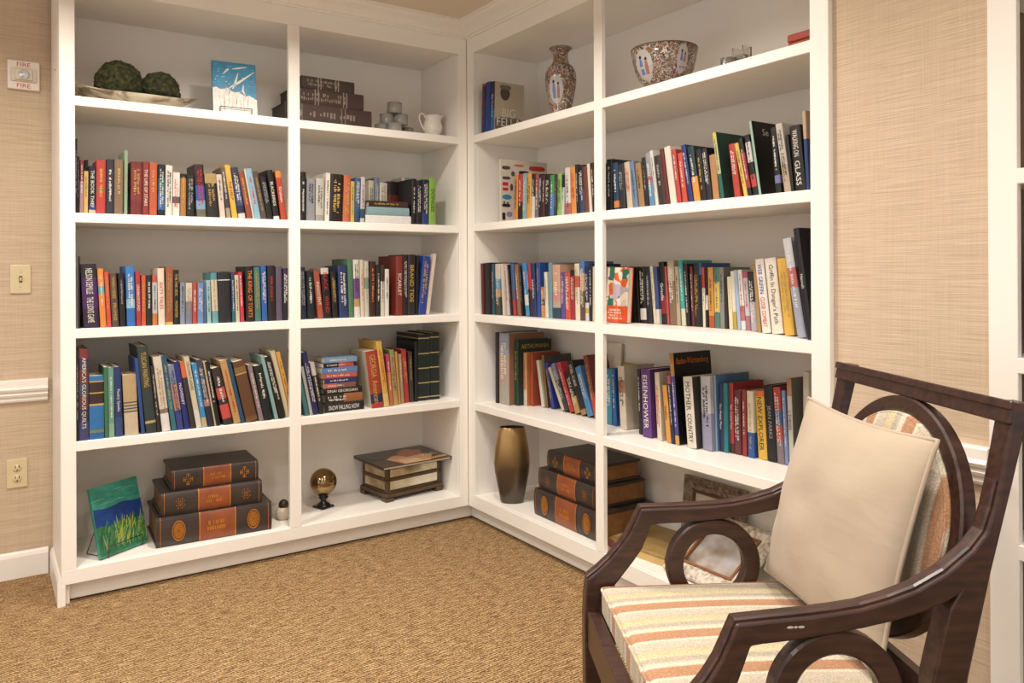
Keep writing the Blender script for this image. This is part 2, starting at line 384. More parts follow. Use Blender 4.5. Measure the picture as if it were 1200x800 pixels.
def make_book(parent, w, h, d, spec, cover=None, hard=True, ink=None, text=None, seed=0, rough=.42):
    """spine at y=0 facing -y, x 0..w, z 0..h; parts: cover, pages, lettering"""
    bands = hexlist(spec); cols = [c for f, c in bands]; mats = [cmat(c, rough) for c in cols]
    cov = len(mats) if cover else None
    if cover: mats.append(cmat('#'+cover, rough))
    t = .0026 if hard else .0008; t = min(t, w*.2); b = min(.0035, w*.12) if hard else .0004
    n = 4
    outer = [(0, d)]+[(w/2-w/2*math.cos(math.pi*k/n), b*(1-math.sin(math.pi*k/n))) for k in range(n+1)]+[(w, d)]
    inner = [(t, d)]+[(min(max(t, x), w-t), y+t) for x, y in outer[1:-1]]+[(w-t, d)]
    zs = [h]; 
    for f, c in bands: zs.append(zs[-1]-f*h)
    zs[-1] = 0
    bm = newbm(); O = [[bm.verts.new((x, y, z)) for x, y in outer] for z in zs]; I = [[bm.verts.new((x, y, z)) for x, y in inner] for z in zs]
    m = len(outer)
    for i in range(len(zs)-1):
        for k in range(m-1):
            f = bm.faces.new((O[i][k], O[i+1][k], O[i+1][k+1], O[i][k+1]))
            side = k in (0, m-2); f.material_index = cov if (side and cover) else i
            f = bm.faces.new((I[i][k], I[i][k+1], I[i+1][k+1], I[i+1][k])); f.material_index = i
        for k in (0, m-1):
            vs = (O[i][k], I[i][k], I[i+1][k], O[i+1][k]); f = bm.faces.new(vs if k == 0 else tuple(reversed(vs))); f.material_index = cov if cover else i
    for r, idx in ((0, 0), (len(zs)-1, len(bands)-1)):
        for k in range(m-1):
            vs = (O[r][k], O[r][k+1], I[r][k+1], I[r][k]); f = bm.faces.new(vs if r == 0 else tuple(reversed(vs))); f.material_index = cov if (cover and k in (0, m-2)) else idx
    co = obj('cover', bm, mats, parent)
    g = .0035 if hard else .0004; bm = newbm(); box(bm, (t+.0001, b+t+.0006, g), (w-t-.0001, d-(.004 if hard else .0002), h-g)); obj('pages', bm, PAGEM, parent)
    y = -.0004
    if ink:
        i2 = ink[-1:] if ink.startswith('2') else ink
        ink = ink[1:2] if ink.startswith('2') else ink
        im = plain(INK.get(ink, ink), .5, var=.02, name='ink'); im2 = plain(INK.get(i2, i2), .5, var=.02, name='ink')
        if text:
            if '|' in text:
                a, c = text.split('|'); lettering(a, h*.4, w*.48, im, parent, MROT(w/2, y, h*.73)); lettering(c, h*.4, w*.48, im2, parent, MROT(w/2, y, h*.28))
            else: lettering(text, h*.78, w*.5, im, parent, MROT(w/2, y, h*.52))
        else:
            bm = newbm(); rnd = random.Random(seed)
            rows = 2 if (w > .022 and rnd.random() < .6) else 1
            q = .2 if rows == 2 else .3
            marks(bm, w*q, w*(1-q), h*rnd.uniform(.12, .3), h*rnd.uniform(.86, .95), y, rows, seed)
            obj('title_lettering', bm, im, parent)
    return co
def quad(x, z, w, h, a):
    c, s = math.cos(a), math.sin(a)      # a>0 leans left (top to -x)
    if a >= 0: p = [(0, 0), (w*c, w*s), (w*c-h*s, w*s+h*c), (-h*s, h*c)]
    else:
        c2, s2 = math.cos(-a), math.sin(-a)   # rests on lower right corner
        p = [(w-w*c2, w*s2), (w, 0), (w+h*s2, h*c2), (w-w*c2+h*s2, w*s2+h*c2)]
    return [(x+u, z+v) for u, v in p]
def overlap(A, B):
    best = 1e9
    for P in (A, B):
        for i in range(4):
            ex_, ez = P[(i+1) % 4][0]-P[i][0], P[(i+1) % 4][1]-P[i][1]; n = (ez, -ex_); l = math.hypot(*n); n = (n[0]/l, n[1]/l)
            a = [u*n[0]+v*n[1] for u, v in A]; b = [u*n[0]+v*n[1] for u, v in B]
            o = min(max(a), max(b))-max(min(a), min(b)); best = min(best, o)
            if best <= 0: return best
    return best
LABELS = {}
def book_row(unit, z, inset, place, group, data, xlim=None, depth=.165, depf=None):
    """each line: x0 x1 ytop lean | colours | ink | text | description | options"""
    prev = None; placed = []
    for n, line in enumerate([l for l in data.strip().split('\n') if l.strip()]):
        p = [s.strip() for s in line.split('|')]; x0, x1, yt, lean = map(float, p[0].split())
        text = p[3] or None; text = text.replace('/', '|') if text else None
        opts = dict(o.split('=') for o in p[5].split()) if len(p) > 5 and p[5] else {}
        ins = float(opts['in']) if 'in' in opts else (inset(n) if callable(inset) else inset)
        if 'x0' in opts: pass
        on = (lambda a, b: onY(a, b, ins)) if unit == 'L' else (lambda a, b: onX(a, b, ins))
        S = (lambda v: v.x) if unit == 'L' else (lambda v: -v.y)
        yb = 400
        s0 = S(on(x0, yb)); s1 = S(on(x1, yb)); st = S(on(x0+lean, yt)); ztop = on(x0+lean, yt).z
        s0v = on(x0, yb)
        w = max(.006, (s1-s0)*.975); dz = ztop-z; ds = s0-st
        a = math.atan2(ds, dz); h = math.hypot(ds, dz)
        if 'a' in opts: a = R(float(opts['a']))
        if a < 0: h = max(.05, h-w*math.sin(-a))
        else: w = w*max(.7, math.cos(a))
        h = max(.09, min(h, .34)); h -= .001
        x = s0
        d = float(opts.get('d', 0)) or min(depth, DEP-ins-.012, max(.1, h*.68))
        q = quad(x, z, w, h, a); tries = 0
        if 'in' not in opts:
            if a < 0 and False: pass
            for pq in placed[-2:]:
                while overlap(pq, q) > 0 and tries < 60:
                    tries += 1
                    if tries < 12: nw = w*.97; x += w-nw; w = nw
                    else: x += .001
                    q = quad(x, z, w, h, a)
            if xlim and max(u for u, v in q) > xlim[1]:
                e = max(u for u, v in q)-xlim[1]; w = max(.005, w-e); q = quad(x, z, w, h, a)
            if xlim and min(u for u, v in q) < xlim[0]:
                e = xlim[0]-min(u for u, v in q); x += e; q = quad(x, z, w, h, a)
            placed.append(q)
        desc = p[4]; label = desc+', '+place
        assert label not in LABELS, label
        LABELS[label] = 1
        nw_ = len(label.split()); assert 4 <= nw_ <= 16, (nw_, label)
        if a >= 0: Ml = Matrix.Translation((x, ins, z+.0004))@Matrix.Rotation(-a, 4, 'Y')
        else: Ml = Matrix.Translation((x+w, ins, z+.0004))@Matrix.Rotation(-a, 4, 'Y')@Matrix.Translation((-w, 0, 0))
        Mw = (ML if unit == 'L' else MR_)@Ml
        t = thing('book', label, 'book', M=Mw, group=group)
        make_book(t, w, h, d, p[1].replace('#', ''), opts.get('c'), opts.get('s', 'h') == 'h', p[2] or None, text, seed=n*31+int(x0))
        if 'cov' in opts:   # lettering on the exposed right-hand board
            s, ink, fw, fh, fz, *fy = opts['cov'].split(';'); fy = float(fy[0]) if fy else .5
            im = plain(INK[ink], .5, var=.02)
            # board plane x=w faces +x; text x -> +y, text y -> +z
            Mx = Matrix(((0, 0, 1, w+.0016), (1, 0, 0, d*fy), (0, 1, 0, h*float(fz)), (0, 0, 0, 1)))
            lettering(s.replace('_', ' ').replace('~', chr(10)), d*float(fw), h*float(fh), im, t, Mx, 'cover_lettering')
G = lambda s, b: 'books on the %s shelf of the %s bay' % (s, b)
# ---- second shelf
book_row('L', LSH[1], .03, 'second shelf, leftmost bay', G('second', 'leftmost'), '''
88.2 90.2 162 0 | 1a191b | w || very tall slim black spiral-bound book by left frame | s=p d=.2
90.4 93.2 183 0 | 1b1a1c | s || black book second from the left frame
94 98.4 187 0 | .4:7d2a28,.6:b0868c | w || slim book red above dusty pink
98.8 103.6 200 0 | d9b24a | k || short slim golden yellow book | s=p
104.6 112.8 194 0 | .82:1d1c2a,.1:2b3f8a,.08:cdbb98 | w | THE BOOK THIEF | black book lettered white above a blue foot
113.2 124.4 187 0 | .52:c8372f,.05:8a6a3a,.43:c8372f | y || thick bright red book with dark gold middle band
125 134 186 0 | 33323f | w || charcoal book beside the bright red one
134.4 145 186 0 | 8d7050 | y || tan cloth book with gold marks
146 149.8 176 0 | 8fae8c | g || tall thin pale green book | s=p
153.9 167.3 188.5 0 | .12:7d2a26,.6:8b322a,.28:7d2a26 | y || thick dark red book beside the pale green one
167.8 175 189 0 | 96302c | w | THE LIFE OF STARS | dark red book with white vertical title
175.6 184.8 190 0 | cc5a28 | y || rust orange book with faint gold title
185.8 193.8 192 0 | .28:15222c,.3:1f6a70,.3:2a68a8,.12:16202c | w || book banded black, teal and blue
194.4 202.6 193 0 | e8e0d4 | k || tall white book with black title
203 211 201.5 0 | .55:e9e2d6,.15:5a5a60,.3:e9e2d6 | r | | shorter white book with dark cross mark | s=p
211.8 218.6 203 0 | .1:1c1815,.9:b47a34 | y || golden orange book with black top
219.4 228.4 204 0 | 201c1d | s || plain black book left of the tall blue one
229.2 242.7 192 -4 | .4:3a1a26,.28:2458a8,.17:7fa4c8,.15:6e6a52 | r || tall thick book maroon above blue sky
243.7 257.4 203 -4 | .22:b89a5a,.78:26221f | g || thick black book with tan top label
258.2 265.2 204 -5.5 | e0cdb8 | k || cream book leaning against black one
265.8 271.6 196 -8 | .5:6b5a52,.3:4a3c48,.2:a89678 | w || leaning brown book with pale foot
272.4 279.6 193 -10 | ebb524 | k | THE HELP | leaning bright yellow book
280.6 288.8 196 -10 | .3:34394a,.45:3a4c86,.15:2c2c48,.1:d8d0cc | w || leaning navy book with white foot label
290 296.8 200.6 -11 | 9c4a2e | y || leaning reddish brown book
297.2 299 198 -11.5 | d8d4c8 | || leaning very thin pale booklet | s=p
299.4 307 197.5 -12 | 8fbad0 | r || leaning light blue book with red marks
307.6 313.8 200.6 -12 | 5e4a3e | g || leaning brown book right of light blue one
314.4 321.4 207 -10 | 17171b | s || leaning black book with silver marks
321.9 328.4 199 -9 | .93:1a1718,.07:e8e4e0 | w | BLACKBIRDS | leaning black book with large white letters
330.4 337.4 200 -8 | .14:e08a2a,.86:c23e1c | w | Grisham | leaning orange red book beside the first upright
''', xlim=(-1.69, -.884))
book_row('L', LSH[1], .10, 'second shelf, leftmost bay, set back', G('second', 'leftmost'), '''
99.5 103.5 187 0 | 22242e | || black book behind the short yellow one | d=.12 in=.17
''')
book_row('L', LSH[1], .03, 'second shelf, second bay', G('second', 'second'), '''
352.4 359 201 0 | 1e1714 | w || black book with white strip by the upright
360 370 208.5 0 | 9c9ca0 | k || grey book with dark title
370.8 380.4 208.5 0 | .85:cbc6ba,.15:a8a294 | k || pale stone coloured book
381.2 386.4 202 1 | efe7da | k || slim white book left of thick black one | s=p
387 401.6 203 1.5 | 1e1a1a | y || thick black book with gold lettered top
402.6 410.8 205 1 | d4683c | y || orange book beside the thick black one
411.5 415.6 212 0 | d9b84c | k || slim short yellow book | s=p
416 422.4 208 .8 | .75:2f5f92,.25:245070 | w || blue book with white title
423 428 207 .5 | .7:cfc6c8,.2:2a4c74,.1:cfc6b0 | n || pale book with blue lower band
483.2 488.2 209 0 | 1b1b1f | w || black book just right of the flat stack
488.8 495 210.7 0 | 211a20 | w || black book with white title, second right of flat stack
495.7 503 210 0 | .75:1a2140,.25:23448c | w || navy book with bright blue foot
503.7 511.4 208 0 | 8fbe3e | k | DONGEE | lime green book ending the row
''', xlim=(-.868, -.05))
book_row('L', LSH[1], .2, 'second shelf, second bay', G('second', 'second'), '''
432.6 438.8 211 0 | .8:e0d6bc,.2:2a2622 | k || cream book standing behind the flat stack | d=.13
439.4 444.8 207.5 0 | 7f93a8 | w || blue grey book standing behind the flat stack | d=.13
445.4 454.6 213.5 0 | e6ded0 | g || white book with emblem behind the flat stack | d=.13
455.4 470.6 212 0 | .3:1c1512,.5:6a2018,.2:1c1512 | || dark book with red patch behind flat stack | d=.13
471.4 475.8 207.5 0 | ddd6cc | k || thin white book behind the flat stack | d=.13
476.3 480 208 0 | 6fa6ae | || thin teal book behind the flat stack | d=.13
''')
book_row('R', RSH[1], .05, 'second shelf, third bay', G('second', 'third'), '''
602.3 606.6 205 0 | e08a2c | k || slim orange book beside the large tool-pictured book
607 611.9 204 0 | .6:c8302c,.4:2a1c1e | w || red book with black foot
612.3 616.6 203 0 | 86b0b8 | w || slim pale teal book
617 622.3 203 0 | e3a42a | k || golden yellow book
622.7 626.5 203.7 0 | .5:26221f,.5:e0d8c8 | w || slim book black above cream
627 631 204 0 | .4:a0484c,.6:7c6a70 | w || slim grey book with red top
631.3 635 204 0 | 17181d | w || slim black book right of the grey one
635.4 638.4 205 0 | 5a2422 | w || very slim dark red book
638.8 643.9 204 0 | 17161a | w || black book left of the green and blue one
644.3 649 205 0 | .45:3f9a4c,.55:4c82c8 | w || book green above blue
649.3 652.4 205 0 | 3a3436 | s || slim charcoal book
652.8 657.8 203 0 | 8fc05f | k || light green book
658.1 661.3 205 0 | .3:1c1a1c,.7:cfcac4 | k || slim book black above white
662.6 669.2 197 -2 | .74:dcd6d0,.26:c06458 | k || tall white book with red foot
669.7 675.8 196 -2.5 | e8922a | r || tall orange book beside the white one
676.2 679.4 193 -3 | 2a2024 | w || slim dark speckled book
679.8 685.6 194 -3 | .5:1a191d,.5:3a4866 | w || tall book black above slate
686 691.2 195 -3.5 | 7c4032 | || tall plain brown book
691.8 694.6 192 -4 | f0e2cc | || thin cream book | s=p
695 699 191 -4 | 31201c | w || dark brown book beside the upright
''', xlim=(.062, 1.0))
book_row('R', RSH[1], .04, 'second shelf, rightmost bay', G('second', 'rightmost'), '''
711 717.8 187 -1 | 1a1a1e | s || black book beside the upright
718.6 726 191.5 -3 | .8:1e3c5c,.14:d87a24,.06:1e3c5c | w || navy book with round orange foot badge
726.6 733.9 193 -4 | 2c2c30 | s || charcoal book right of the badge book
735.5 741.9 190.7 -5 | d0bfa6 | r || cream book speckled with red marks
742.4 748.4 190 -6.5 | 7086a6 | n || blue grey leaning book
749.3 756 192 -6 | a9804a | k || tan leaning book
756.3 760.7 185 -5 | 26221e | s || slim black leaning book
761 767.7 180 -6.5 | .45:9a9da0,.1:b0585c,.45:5c8fb4 | w || leaning book grey above blue
768 772.5 177 -8 | e0dcd4 | k || slim white leaning book with dark title
773 780.9 183.4 -7.5 | 3c302a | s || dark brown grey leaning book
781.2 785.6 175 -9 | 6e2420 | || dark red leaning book
786.2 793.7 173 -9 | ece0d0 | || broad white leaning book
794.4 799.2 176 -8 | c83a34 | w || slim red leaning book
800.6 806.3 180 -7.5 | d4492e | w || orange red leaning book
807 813 171 -10.5 | 26377a | w || royal blue book with cream title
814 821.4 172.8 -9.5 | .55:1d3c44,.45:e89a2c | w || book dark teal above orange
822 828.5 176 -8 | 1c1a1a | y || black book with gold title
829 835.3 175 -8 | 2a2530 | w || dark purple book
836.2 843.6 182 -6 | c08a54 | || plain tan book left of tall green
844.4 849.6 156 -11 | .12:e0c850,.5:c8c88a,.38:1e6a60 | k || tall dark green book with yellow spine | c=1e4a3c d=.17
861.3 868.4 169.5 -8 | c23c26 | w || red leaning book right of tall green
869 875.3 169 -12.5 | e8c444 | k || yellow leaning book
876 882 163 -12.5 | .25:1c1a1c,.6:a8303a,.15:1c1a1c | w || dark red book with black ends
883.4 889.4 159 -12 | .12:1a1a1a,.33:dcd8d2,.2:1a1a1a,.2:c83a30,.15:1a1a1a | k || black book striped white and red
890.3 893.2 142 -13 | 9cc4a8 | || tall black picture book with pale green spine | c=15110f d=.17 cov=Se;w;.26;.09;.86;.36
910 916.4 150 -8 | .72:1a1a1c,.12:7a7aa8,.16:1a1a1c | w || black book with white title and lilac label
919 928 146 -12 | .6:cdc4b6,.4:c0a890 | k || broad silver white leaning book
928.6 931.4 158 -8 | 1c1c20 | || slim black leaning book right of broad silver one
932.2 945 148.5 -8 | 1e1a19 | w | WALKING ON/GLASS | thick black book with bold white title
945.6 949.5 130 -6 | .35:c8a888,.65:23407c | || tall blue book with tan top by frame
''', xlim=(.80, 1.921))
# ---- third shelf
book_row('L', LSH[2], .02, 'third shelf, leftmost bay', G('third', 'leftmost'), '''
88.2 91 295.5 0 | 77787a | k || tall grey book against the frame
91.4 93.4 300 0 | 1c1a1c | || very slim black book
98.4 117 309.3 -4 | .22:2a2228,.48:4b2262,.3:33203a | w | NELSON DEMILLE/THE LION'S GAME | thick purple black book lettered in white
118 125 314.5 -4 | .3:f0902a,.12:4ab0c8,.58:f08a28 | w || orange book with blue spot
125.7 130.8 318 -3.7 | e0472e | y || bright red orange book beside orange one
131.8 139.8 320 -3.5 | 5d4a40 | y | WHEN CRISES/PROMISE | brown grey book with gold title
141 147.8 320 -2.5 | 1c1a20 | s || black book left of the bright blue one
149.2 159.3 311.6 -2 | .55:2f86d4,.15:8fc4e4,.3:2474c8 | w || bright sky blue book
160.3 166 318 -1.8 | b8303a | w | UNDERGROUND | crimson book with white title
166.4 171.3 322.4 -.5 | cf5f22 | y || burnt orange book right of crimson one
171.8 178.6 322 -.5 | 22262a | w || black book right of burnt orange one
179 184.8 322.4 -.5 | .14:c8503a,.62:c4c4c4,.24:d07a2c | n || pale grey book with red top, orange foot
186 194 314 -1.6 | ecdcc4 | r | SIXTY TALES | cream book with red brown title
194.6 203.2 312 0 | .95:a85c34,.05:d8b040 | g || rust brown cloth book
204 210.2 316 -.5 | 1c2018 | y | THE FAR SIDE/MONSTER | black book with yellow lower title
211.3 217 331 0 | 8b97ab | k || short slate blue book
217.9 225.6 331 0 | .45:dccdb8,.55:7d8098 | g || short book cream above slate
226 231 330 0 | c8432c | w || short red book
231.7 239 331 0 | 6f93c2 | w || short sky blue book
239.4 241.8 332 0 | 506e98 | || very slim short denim blue book
242.2 248 328 -1.5 | 9cc4c6 | k || short pale aqua book
249.4 256.6 319.4 -2.5 | .14:4a9aa8,.62:d8ccb0,.24:6aa8ac | g || cream book with aqua ends
257.3 272 318.5 -2.5 | .15:24242a,.02:d8d8d8,.83:26262c | || very thick black book with thin white line
272.6 276.4 320 -2 | .7:2b4a6e,.3:2a6a78 | w || slim navy and teal book
276.9 281.4 322 -2 | d6caa8 | k || slim cream book left of crimson pink
281.8 286.6 318.5 -3 | cf2a4c | w || crimson pink book
289.2 299 312 -1.5 | .5:1c1a1c,.5:241a14 | o | THE KING/OF TORTS | tall black book with orange lower letters
299.5 306.6 313 -2 | 3d8074 | g || tall teal green book
307.6 314 311 -2 | 2463b4 | w || tall royal blue book with white label
315 323.7 311 -1.5 | 261d1d | r || tall black book right of royal blue
324.2 331.2 312 -1 | 63566e | || tall mauve book
331.7 338 314 0 | .4:33204e,.6:1e1a22 | w || dark purple black book beside upright
''', xlim=(-1.69, -.884))
book_row('L', LSH[2], .05, 'third shelf, second bay', G('third', 'second'), '''
353 360 313 -2.5 | 22253d | s || dark navy book beside the upright
361.2 369.5 317.5 -2 | 14242c | w || black book with white title near the upright
371.7 380 317 -6 | b5502f | w | INNOCENT | leaning rust red book with white title
380.4 389.4 314 -4.5 | .12:d8d0c4,.88:1c1416 | r | BLACK/WIND | black book with large red letters
390.4 396.5 317.5 -3 | 1c1816 | y || slim black and gold book
398.5 409 311 -2.5 | 27386e | w || navy book with white vertical letters
409.5 415.6 303 -2.2 | 4f7d57 | || tall green book | d=.19
416 422.8 304 -2 | .33:e8e0d4,.35:7a4a96,.14:c89a60,.18:e8e0d4 | k || white book with purple flower
423.2 427.6 304 -1.5 | dccfb4 | r || tall slim cream book with red title
428 433 305.5 -1 | .3:cfc9b4,.2:7a9a88,.5:cfc9b4 | g || tall pale book with green spot
433.5 440.8 306 0 | 3f2016 | o || dark brown book with orange title
441.3 446.2 311 0 | 22221f | w || slim black book left of short white ones
446.6 451 310 0 | .32:4a3026,.68:dcd2ba | k || cream book with brown top
451.5 456.2 315 0 | e8e4dc | k || shorter white book
464.6 472.4 299.5 0 | 8a2e1e | w | SCARLET | tall rust red book | d=.2
472.8 478 298 0 | 2a1614 | w || tall dark brown book right of rust red
478.4 487.2 298 0 | 2c2622 | y | BRAND TIDE | tall black book with cream title
487.6 490 299 1 | 16161c | || tall very slim black book
490.6 499.4 299.5 6 | 2746a0 | y || tall bright blue book leaning right
499.8 503.2 297 8.5 | ecd6c4 | || thin pale pink book leaning right | s=p
''', xlim=(-.868, -.05))
book_row('R', RSH[2], lambda n: min(.09, .03+.006*n), 'third shelf, third bay', G('third', 'third'), '''
564.3 567 308.5 -1.5 | 6a2424 | || slim dark red book beside the side panel
567.3 575.4 308 -1.5 | 201e1e | || thick plain black book
576 579.2 309 -1 | 34586a | w || slim dark teal book
579.6 586.2 309 -1 | .3:dcd0c0,.2:5a9ac8,.15:c89860,.35:4a4a40 | w || seaside picture book cream above dark
586.7 589.8 309 -3 | e8d8c4 | || thin cream book, third bay start | s=p
590.2 594.2 312 -4 | d8c4c4 | k || pinkish white book
594.6 597 310 -4 | .4:1c1a14,.6:2a2c30 | y || slim black book with yellow letters
597.4 602 309 -3.5 | .5:4a6a9a,.2:6a5a78,.3:b03a3c | || book blue above red
602.4 607.6 310.6 -4 | 9a6a48 | w || tan brown book
608 610 311 -3 | 1c1b1c | w || slim black book with white letters
610.4 617.2 309 -5 | .6:3d8ccc,.2:d8e0e4,.2:3a9ad0 | w || bright blue and white book
617.6 619.8 317 -4 | .4:c8464c,.6:1e1c20 | w || slim book pink above black
620.2 622.8 308 -3.5 | .5:c83a3c,.5:4a2a2c | || slim bright red book
623.4 628.6 309 -3 | 28386c | w | SANDRA | navy book with bold white title
629.2 633.4 307.5 -1.5 | 2450a4 | g || royal blue book | d=.18
634 638.4 336 -1 | .4:c87a34,.2:3a2a24,.4:d08a3c | w || short orange and black book
638.9 642.4 318.7 -2 | e8e0cc | t || slim ivory book
643 647 307.5 -1 | 74a0ae | || slim pale teal book left of painted face
647.5 656.6 310 -1 | .5:dca88a,.18:d89088,.12:c0a898,.2:2a4a60 | w || picture book with pink and peach face
657 661.8 318.7 -.5 | 5f4c9a | w || purple book
662.2 668.3 319 -1 | d8492e | w || orange red book right of purple
668.8 673.4 316 -1 | .12:2a2222,.88:a82a30 | w || dark red book with black top
674 679.4 308.7 -1.5 | .22:e4dcc0,.2:d04a40,.58:e8e0c8 | g || cream book with red square
680 685.4 306 -1.5 | .2:4a7ab8,.3:d0a878,.5:6a4a34 | w || book blue top, tan middle, brown foot
685.8 690 313 -1 | .66:222c54,.1:d8d8d8,.1:c8b030,.14:d8d8d8 | w || navy book with yellow and white foot
690.3 694.2 309 -1 | 1e2240 | w || dark navy book near the upright
694.6 697.6 312 0 | d8ccb0 | || thin cream book beside the upright | s=p
''', xlim=(.062, 1.0))
book_row('R', RSH[2], lambda n: (.17, .17, .17, .17, .17, .17, .18, .18, .18, .18, .18, .18, .19, .19, .19, .19, .19, .19, .19, .19, .19, .19, .19, .19, .19, .19, .17, .15, .13, .12, .10, .06, .03)[n], 'third shelf, rightmost bay', G('third', 'rightmost'), '''
738 744.8 313.7 -2 | 33201a | || dark brown book right of the painted cover
745.4 749.6 313 -3 | 16130f | || plain black book left of the labelled one
750.2 757.2 312.5 -2.5 | .74:1a1612,.2:dcd6cc,.06:1a1612 | w || black book with white foot label
757.6 764.2 312.5 -3 | 22242a | s || charcoal book right of the labelled one
764.6 768.8 312 -5 | ded1b2 | k || cream book left of navy one
769.2 773 313 -4 | .74:3b4f86,.26:d8d4cc | || slim navy book with white foot
773.4 781.8 307 -4.5 | .55:1a1618,.28:8a1e22,.17:1a1618 | w | Griselle | thick black book with red block
782.2 784.5 312 -4 | c04a50 | || slim rose red book
784.9 792.6 305.6 -4 | .32:c8b494,.68:8a6a4c | w || brown patterned book with cream top
793 797.4 312 -3 | b8a888 | k || slim beige book left of turquoise
797.8 803.8 305 -5 | .74:2ba8a4,.26:d8d4b8 | w || turquoise book with cream foot
804.2 808.4 309 -4 | .2:3a1a1c,.8:1f1c1e | w || slim black book right of turquoise
808.8 813.4 312 -3 | 6e2a2c | w || maroon book
813.8 820.2 309 -2 | 26211e | g || black book with tan emblem
820.6 823.4 308 -2 | .18:2f62a8,.82:16161a | || slim black book with blue top
823.8 826.8 313 -2 | .35:c83a2c,.65:e4dcc8 | k || slim book red above cream
827.2 829.6 315 -1 | .45:1a1816,.25:e0dcd4,.3:1a1816 | k || slim black book with white label
830.6 837 313 -2 | .8:d8922a,.2:b8541c | k || orange book dotted with black
837.4 843.6 313 -1.5 | .24:4d7f74,.5:e0c050,.26:4d7f74 | n || book banded green, yellow, green
844 849.2 313 -2 | 8a8c86 | k || grey book right of green and yellow
849.6 852.6 325 -1 | 2a2420 | || short slim black book
853 859 324 -3 | ece0bc | y || short cream book
859.4 863.6 317.5 -4 | .7:e8e0c8,.3:c8a434 | || cream book with mustard foot
864 868.4 316 -5 | a8c0dc | || slim pale blue book
868.8 873.8 316 -5 | .6:ece6dc,.25:c86a78,.15:ece6dc | r || white book with pink patch
874.2 879.8 319 -4.5 | .1:c04a68,.65:cfccd0,.25:b07a88 | r || grey white book with pink ends
880.2 887.4 320 -5 | .5:2e2a34,.5:b8b0b8 | w || book black above pale grey
887.8 892 309 -6 | b8904c | || slim tan book left of white pair
893 903.2 304 -9 | f2eade | 2br | WEB GRIFFIN/CLOSE COMBAT | thick white book with blue and red letters
904.6 918.2 303 -9.5 | f2e6d2 | k | Griffin In Danger's Path | thick cream book with bold black title
919.2 930.8 303 -9.5 | ebb52c | g || thick yellow book
934.4 944.6 280 -18 | .3:d0d0d4,.2:c86a6a,.5:a8b0c4 | w || tall silver picture book leaning left
946 952.6 267.7 -17 | 1c1c24 | w | Hannah | tall black book beside the right frame | d=.2
''', xlim=(.70, 1.921), depth=.19)
# ---- fourth shelf
book_row('L', LSH[3], lambda n: .026 if n > 27 else .012, 'fourth shelf, leftmost bay', G('fourth', 'leftmost'), '''
88 91.4 400.5 0 | 1e201c | s || dark slim book against the left frame
92 104 401 0 | .1:8a3034,.12:3c3454,.16:70362f,.12:4a5068,.15:6a3038,.15:3a3050,.2:45487a | w | AMERICA'S GLORIOUS QUILTS | tall patchwork coloured book with white title | d=.22
104.6 122.3 440.7 0 | .08:1f7ac0,.02:c8a850,.16:3a2c26,.02:c8a850,.16:3a2c26,.03:c8a850,.38:1f7ac0,.05:7a8a6a,.1:1a6ab0 | || thick blue book with brown gilt label
122.7 127 430 -1 | 3c7a50 | || slim green book | s=p
127.5 134.2 430.6 -1 | .8:6aa493,.2:8ab8a4 | w || pale green teal book
135 144 430 -2 | .72:2b3a72,.28:3a5086 | w | Poetry Speaks | navy book with white upper title
146.4 162.6 439.5 -3 | .45:c8a878,.02:3c4a4a,.03:cdb089,.02:3c4a4a,.03:cdb089,.02:3c4a4a,.03:cdb089,.02:3c4a4a,.38:d8c4a4 | || thick cream book with dark ruled lines
163.4 169.2 420 -8 | 2c4f94 | || slim mid blue leaning book
171 184 405.5 -11 | .86:33423f,.03:c8b070,.11:33423f | y | TUSCAN PAINTING/ | tall thick slate green leaning book | d=.21
184.4 188.4 429 -8 | 3a2824 | w || slim dark brown leaning book
188.8 200 418.4 -11 | .7:e4d6c4,.06:8a7a68,.24:efeae4 | g || white leaning book with small brown figure
200.8 207.2 417 -12.5 | .45:225d7c,.55:2a7a8c | y || blue teal leaning book
208 215.4 428 -11.5 | .3:7f8cae,.4:c88a78,.3:3a4690 | n || leaning book grey blue top, orange middle
216 222.8 424 -13 | 24307f | w | McSWEENEY | royal blue leaning book
223.5 229.2 424 -13 | .24:e0682c,.76:3c3436 | || dark leaning book with orange top
229.6 236.6 418.5 -15 | .75:ddcfae,.25:eae0d0 | k | CROWN FLASHES/ | cream leaning book with black title
237 243 426 -12.5 | .85:2a96d4,.15:c8b888 | w || sky blue leaning book with tan foot
243.6 250.8 421.5 -14 | .6:4a4a5c,.1:b07a7a,.3:2c3040 | w || dark grey leaning book with pink spot
251.4 253 424 -13.5 | c8b48a | || very thin tan leaning book | s=p
253.4 258.6 423.7 -13.5 | 1f1e1f | w || black leaning book right of thin tan
262.5 273 432 -15 | .35:3c302e,.2:c8504a,.1:3c302e,.25:d84a44,.1:3c302e | w || black leaning book with two red patches
274.4 282.6 423 -17 | cb9c5c | r || tan gold leaning book
283 287.2 421 -17.5 | 1f5578 | || slim petrol blue leaning book
288.6 302.6 424.5 -16 | .1:6d4526,.1:8a6a34,.02:c8a050,.7:6d4526,.08:805528 | || thick brown cloth leaning book
304 309.2 427.5 -14 | 9a7f86 | w || mauve grey leaning book
309.8 319.8 429 -12 | 1c2626 | w || black leaning book left of thin teal
321.4 326.4 417 -17 | 8ab4ae | || thin pale teal leaning book
327 334.6 418.5 -18 | 1e1a19 | w || black leaning book right of thin teal
335.2 340.6 411.7 -18.5 | d8c49a | || cream leaning book beside upright
341.2 346 413 -18 | e0a030 | k || orange leaning book beside upright
''', xlim=(-1.69, -.855))
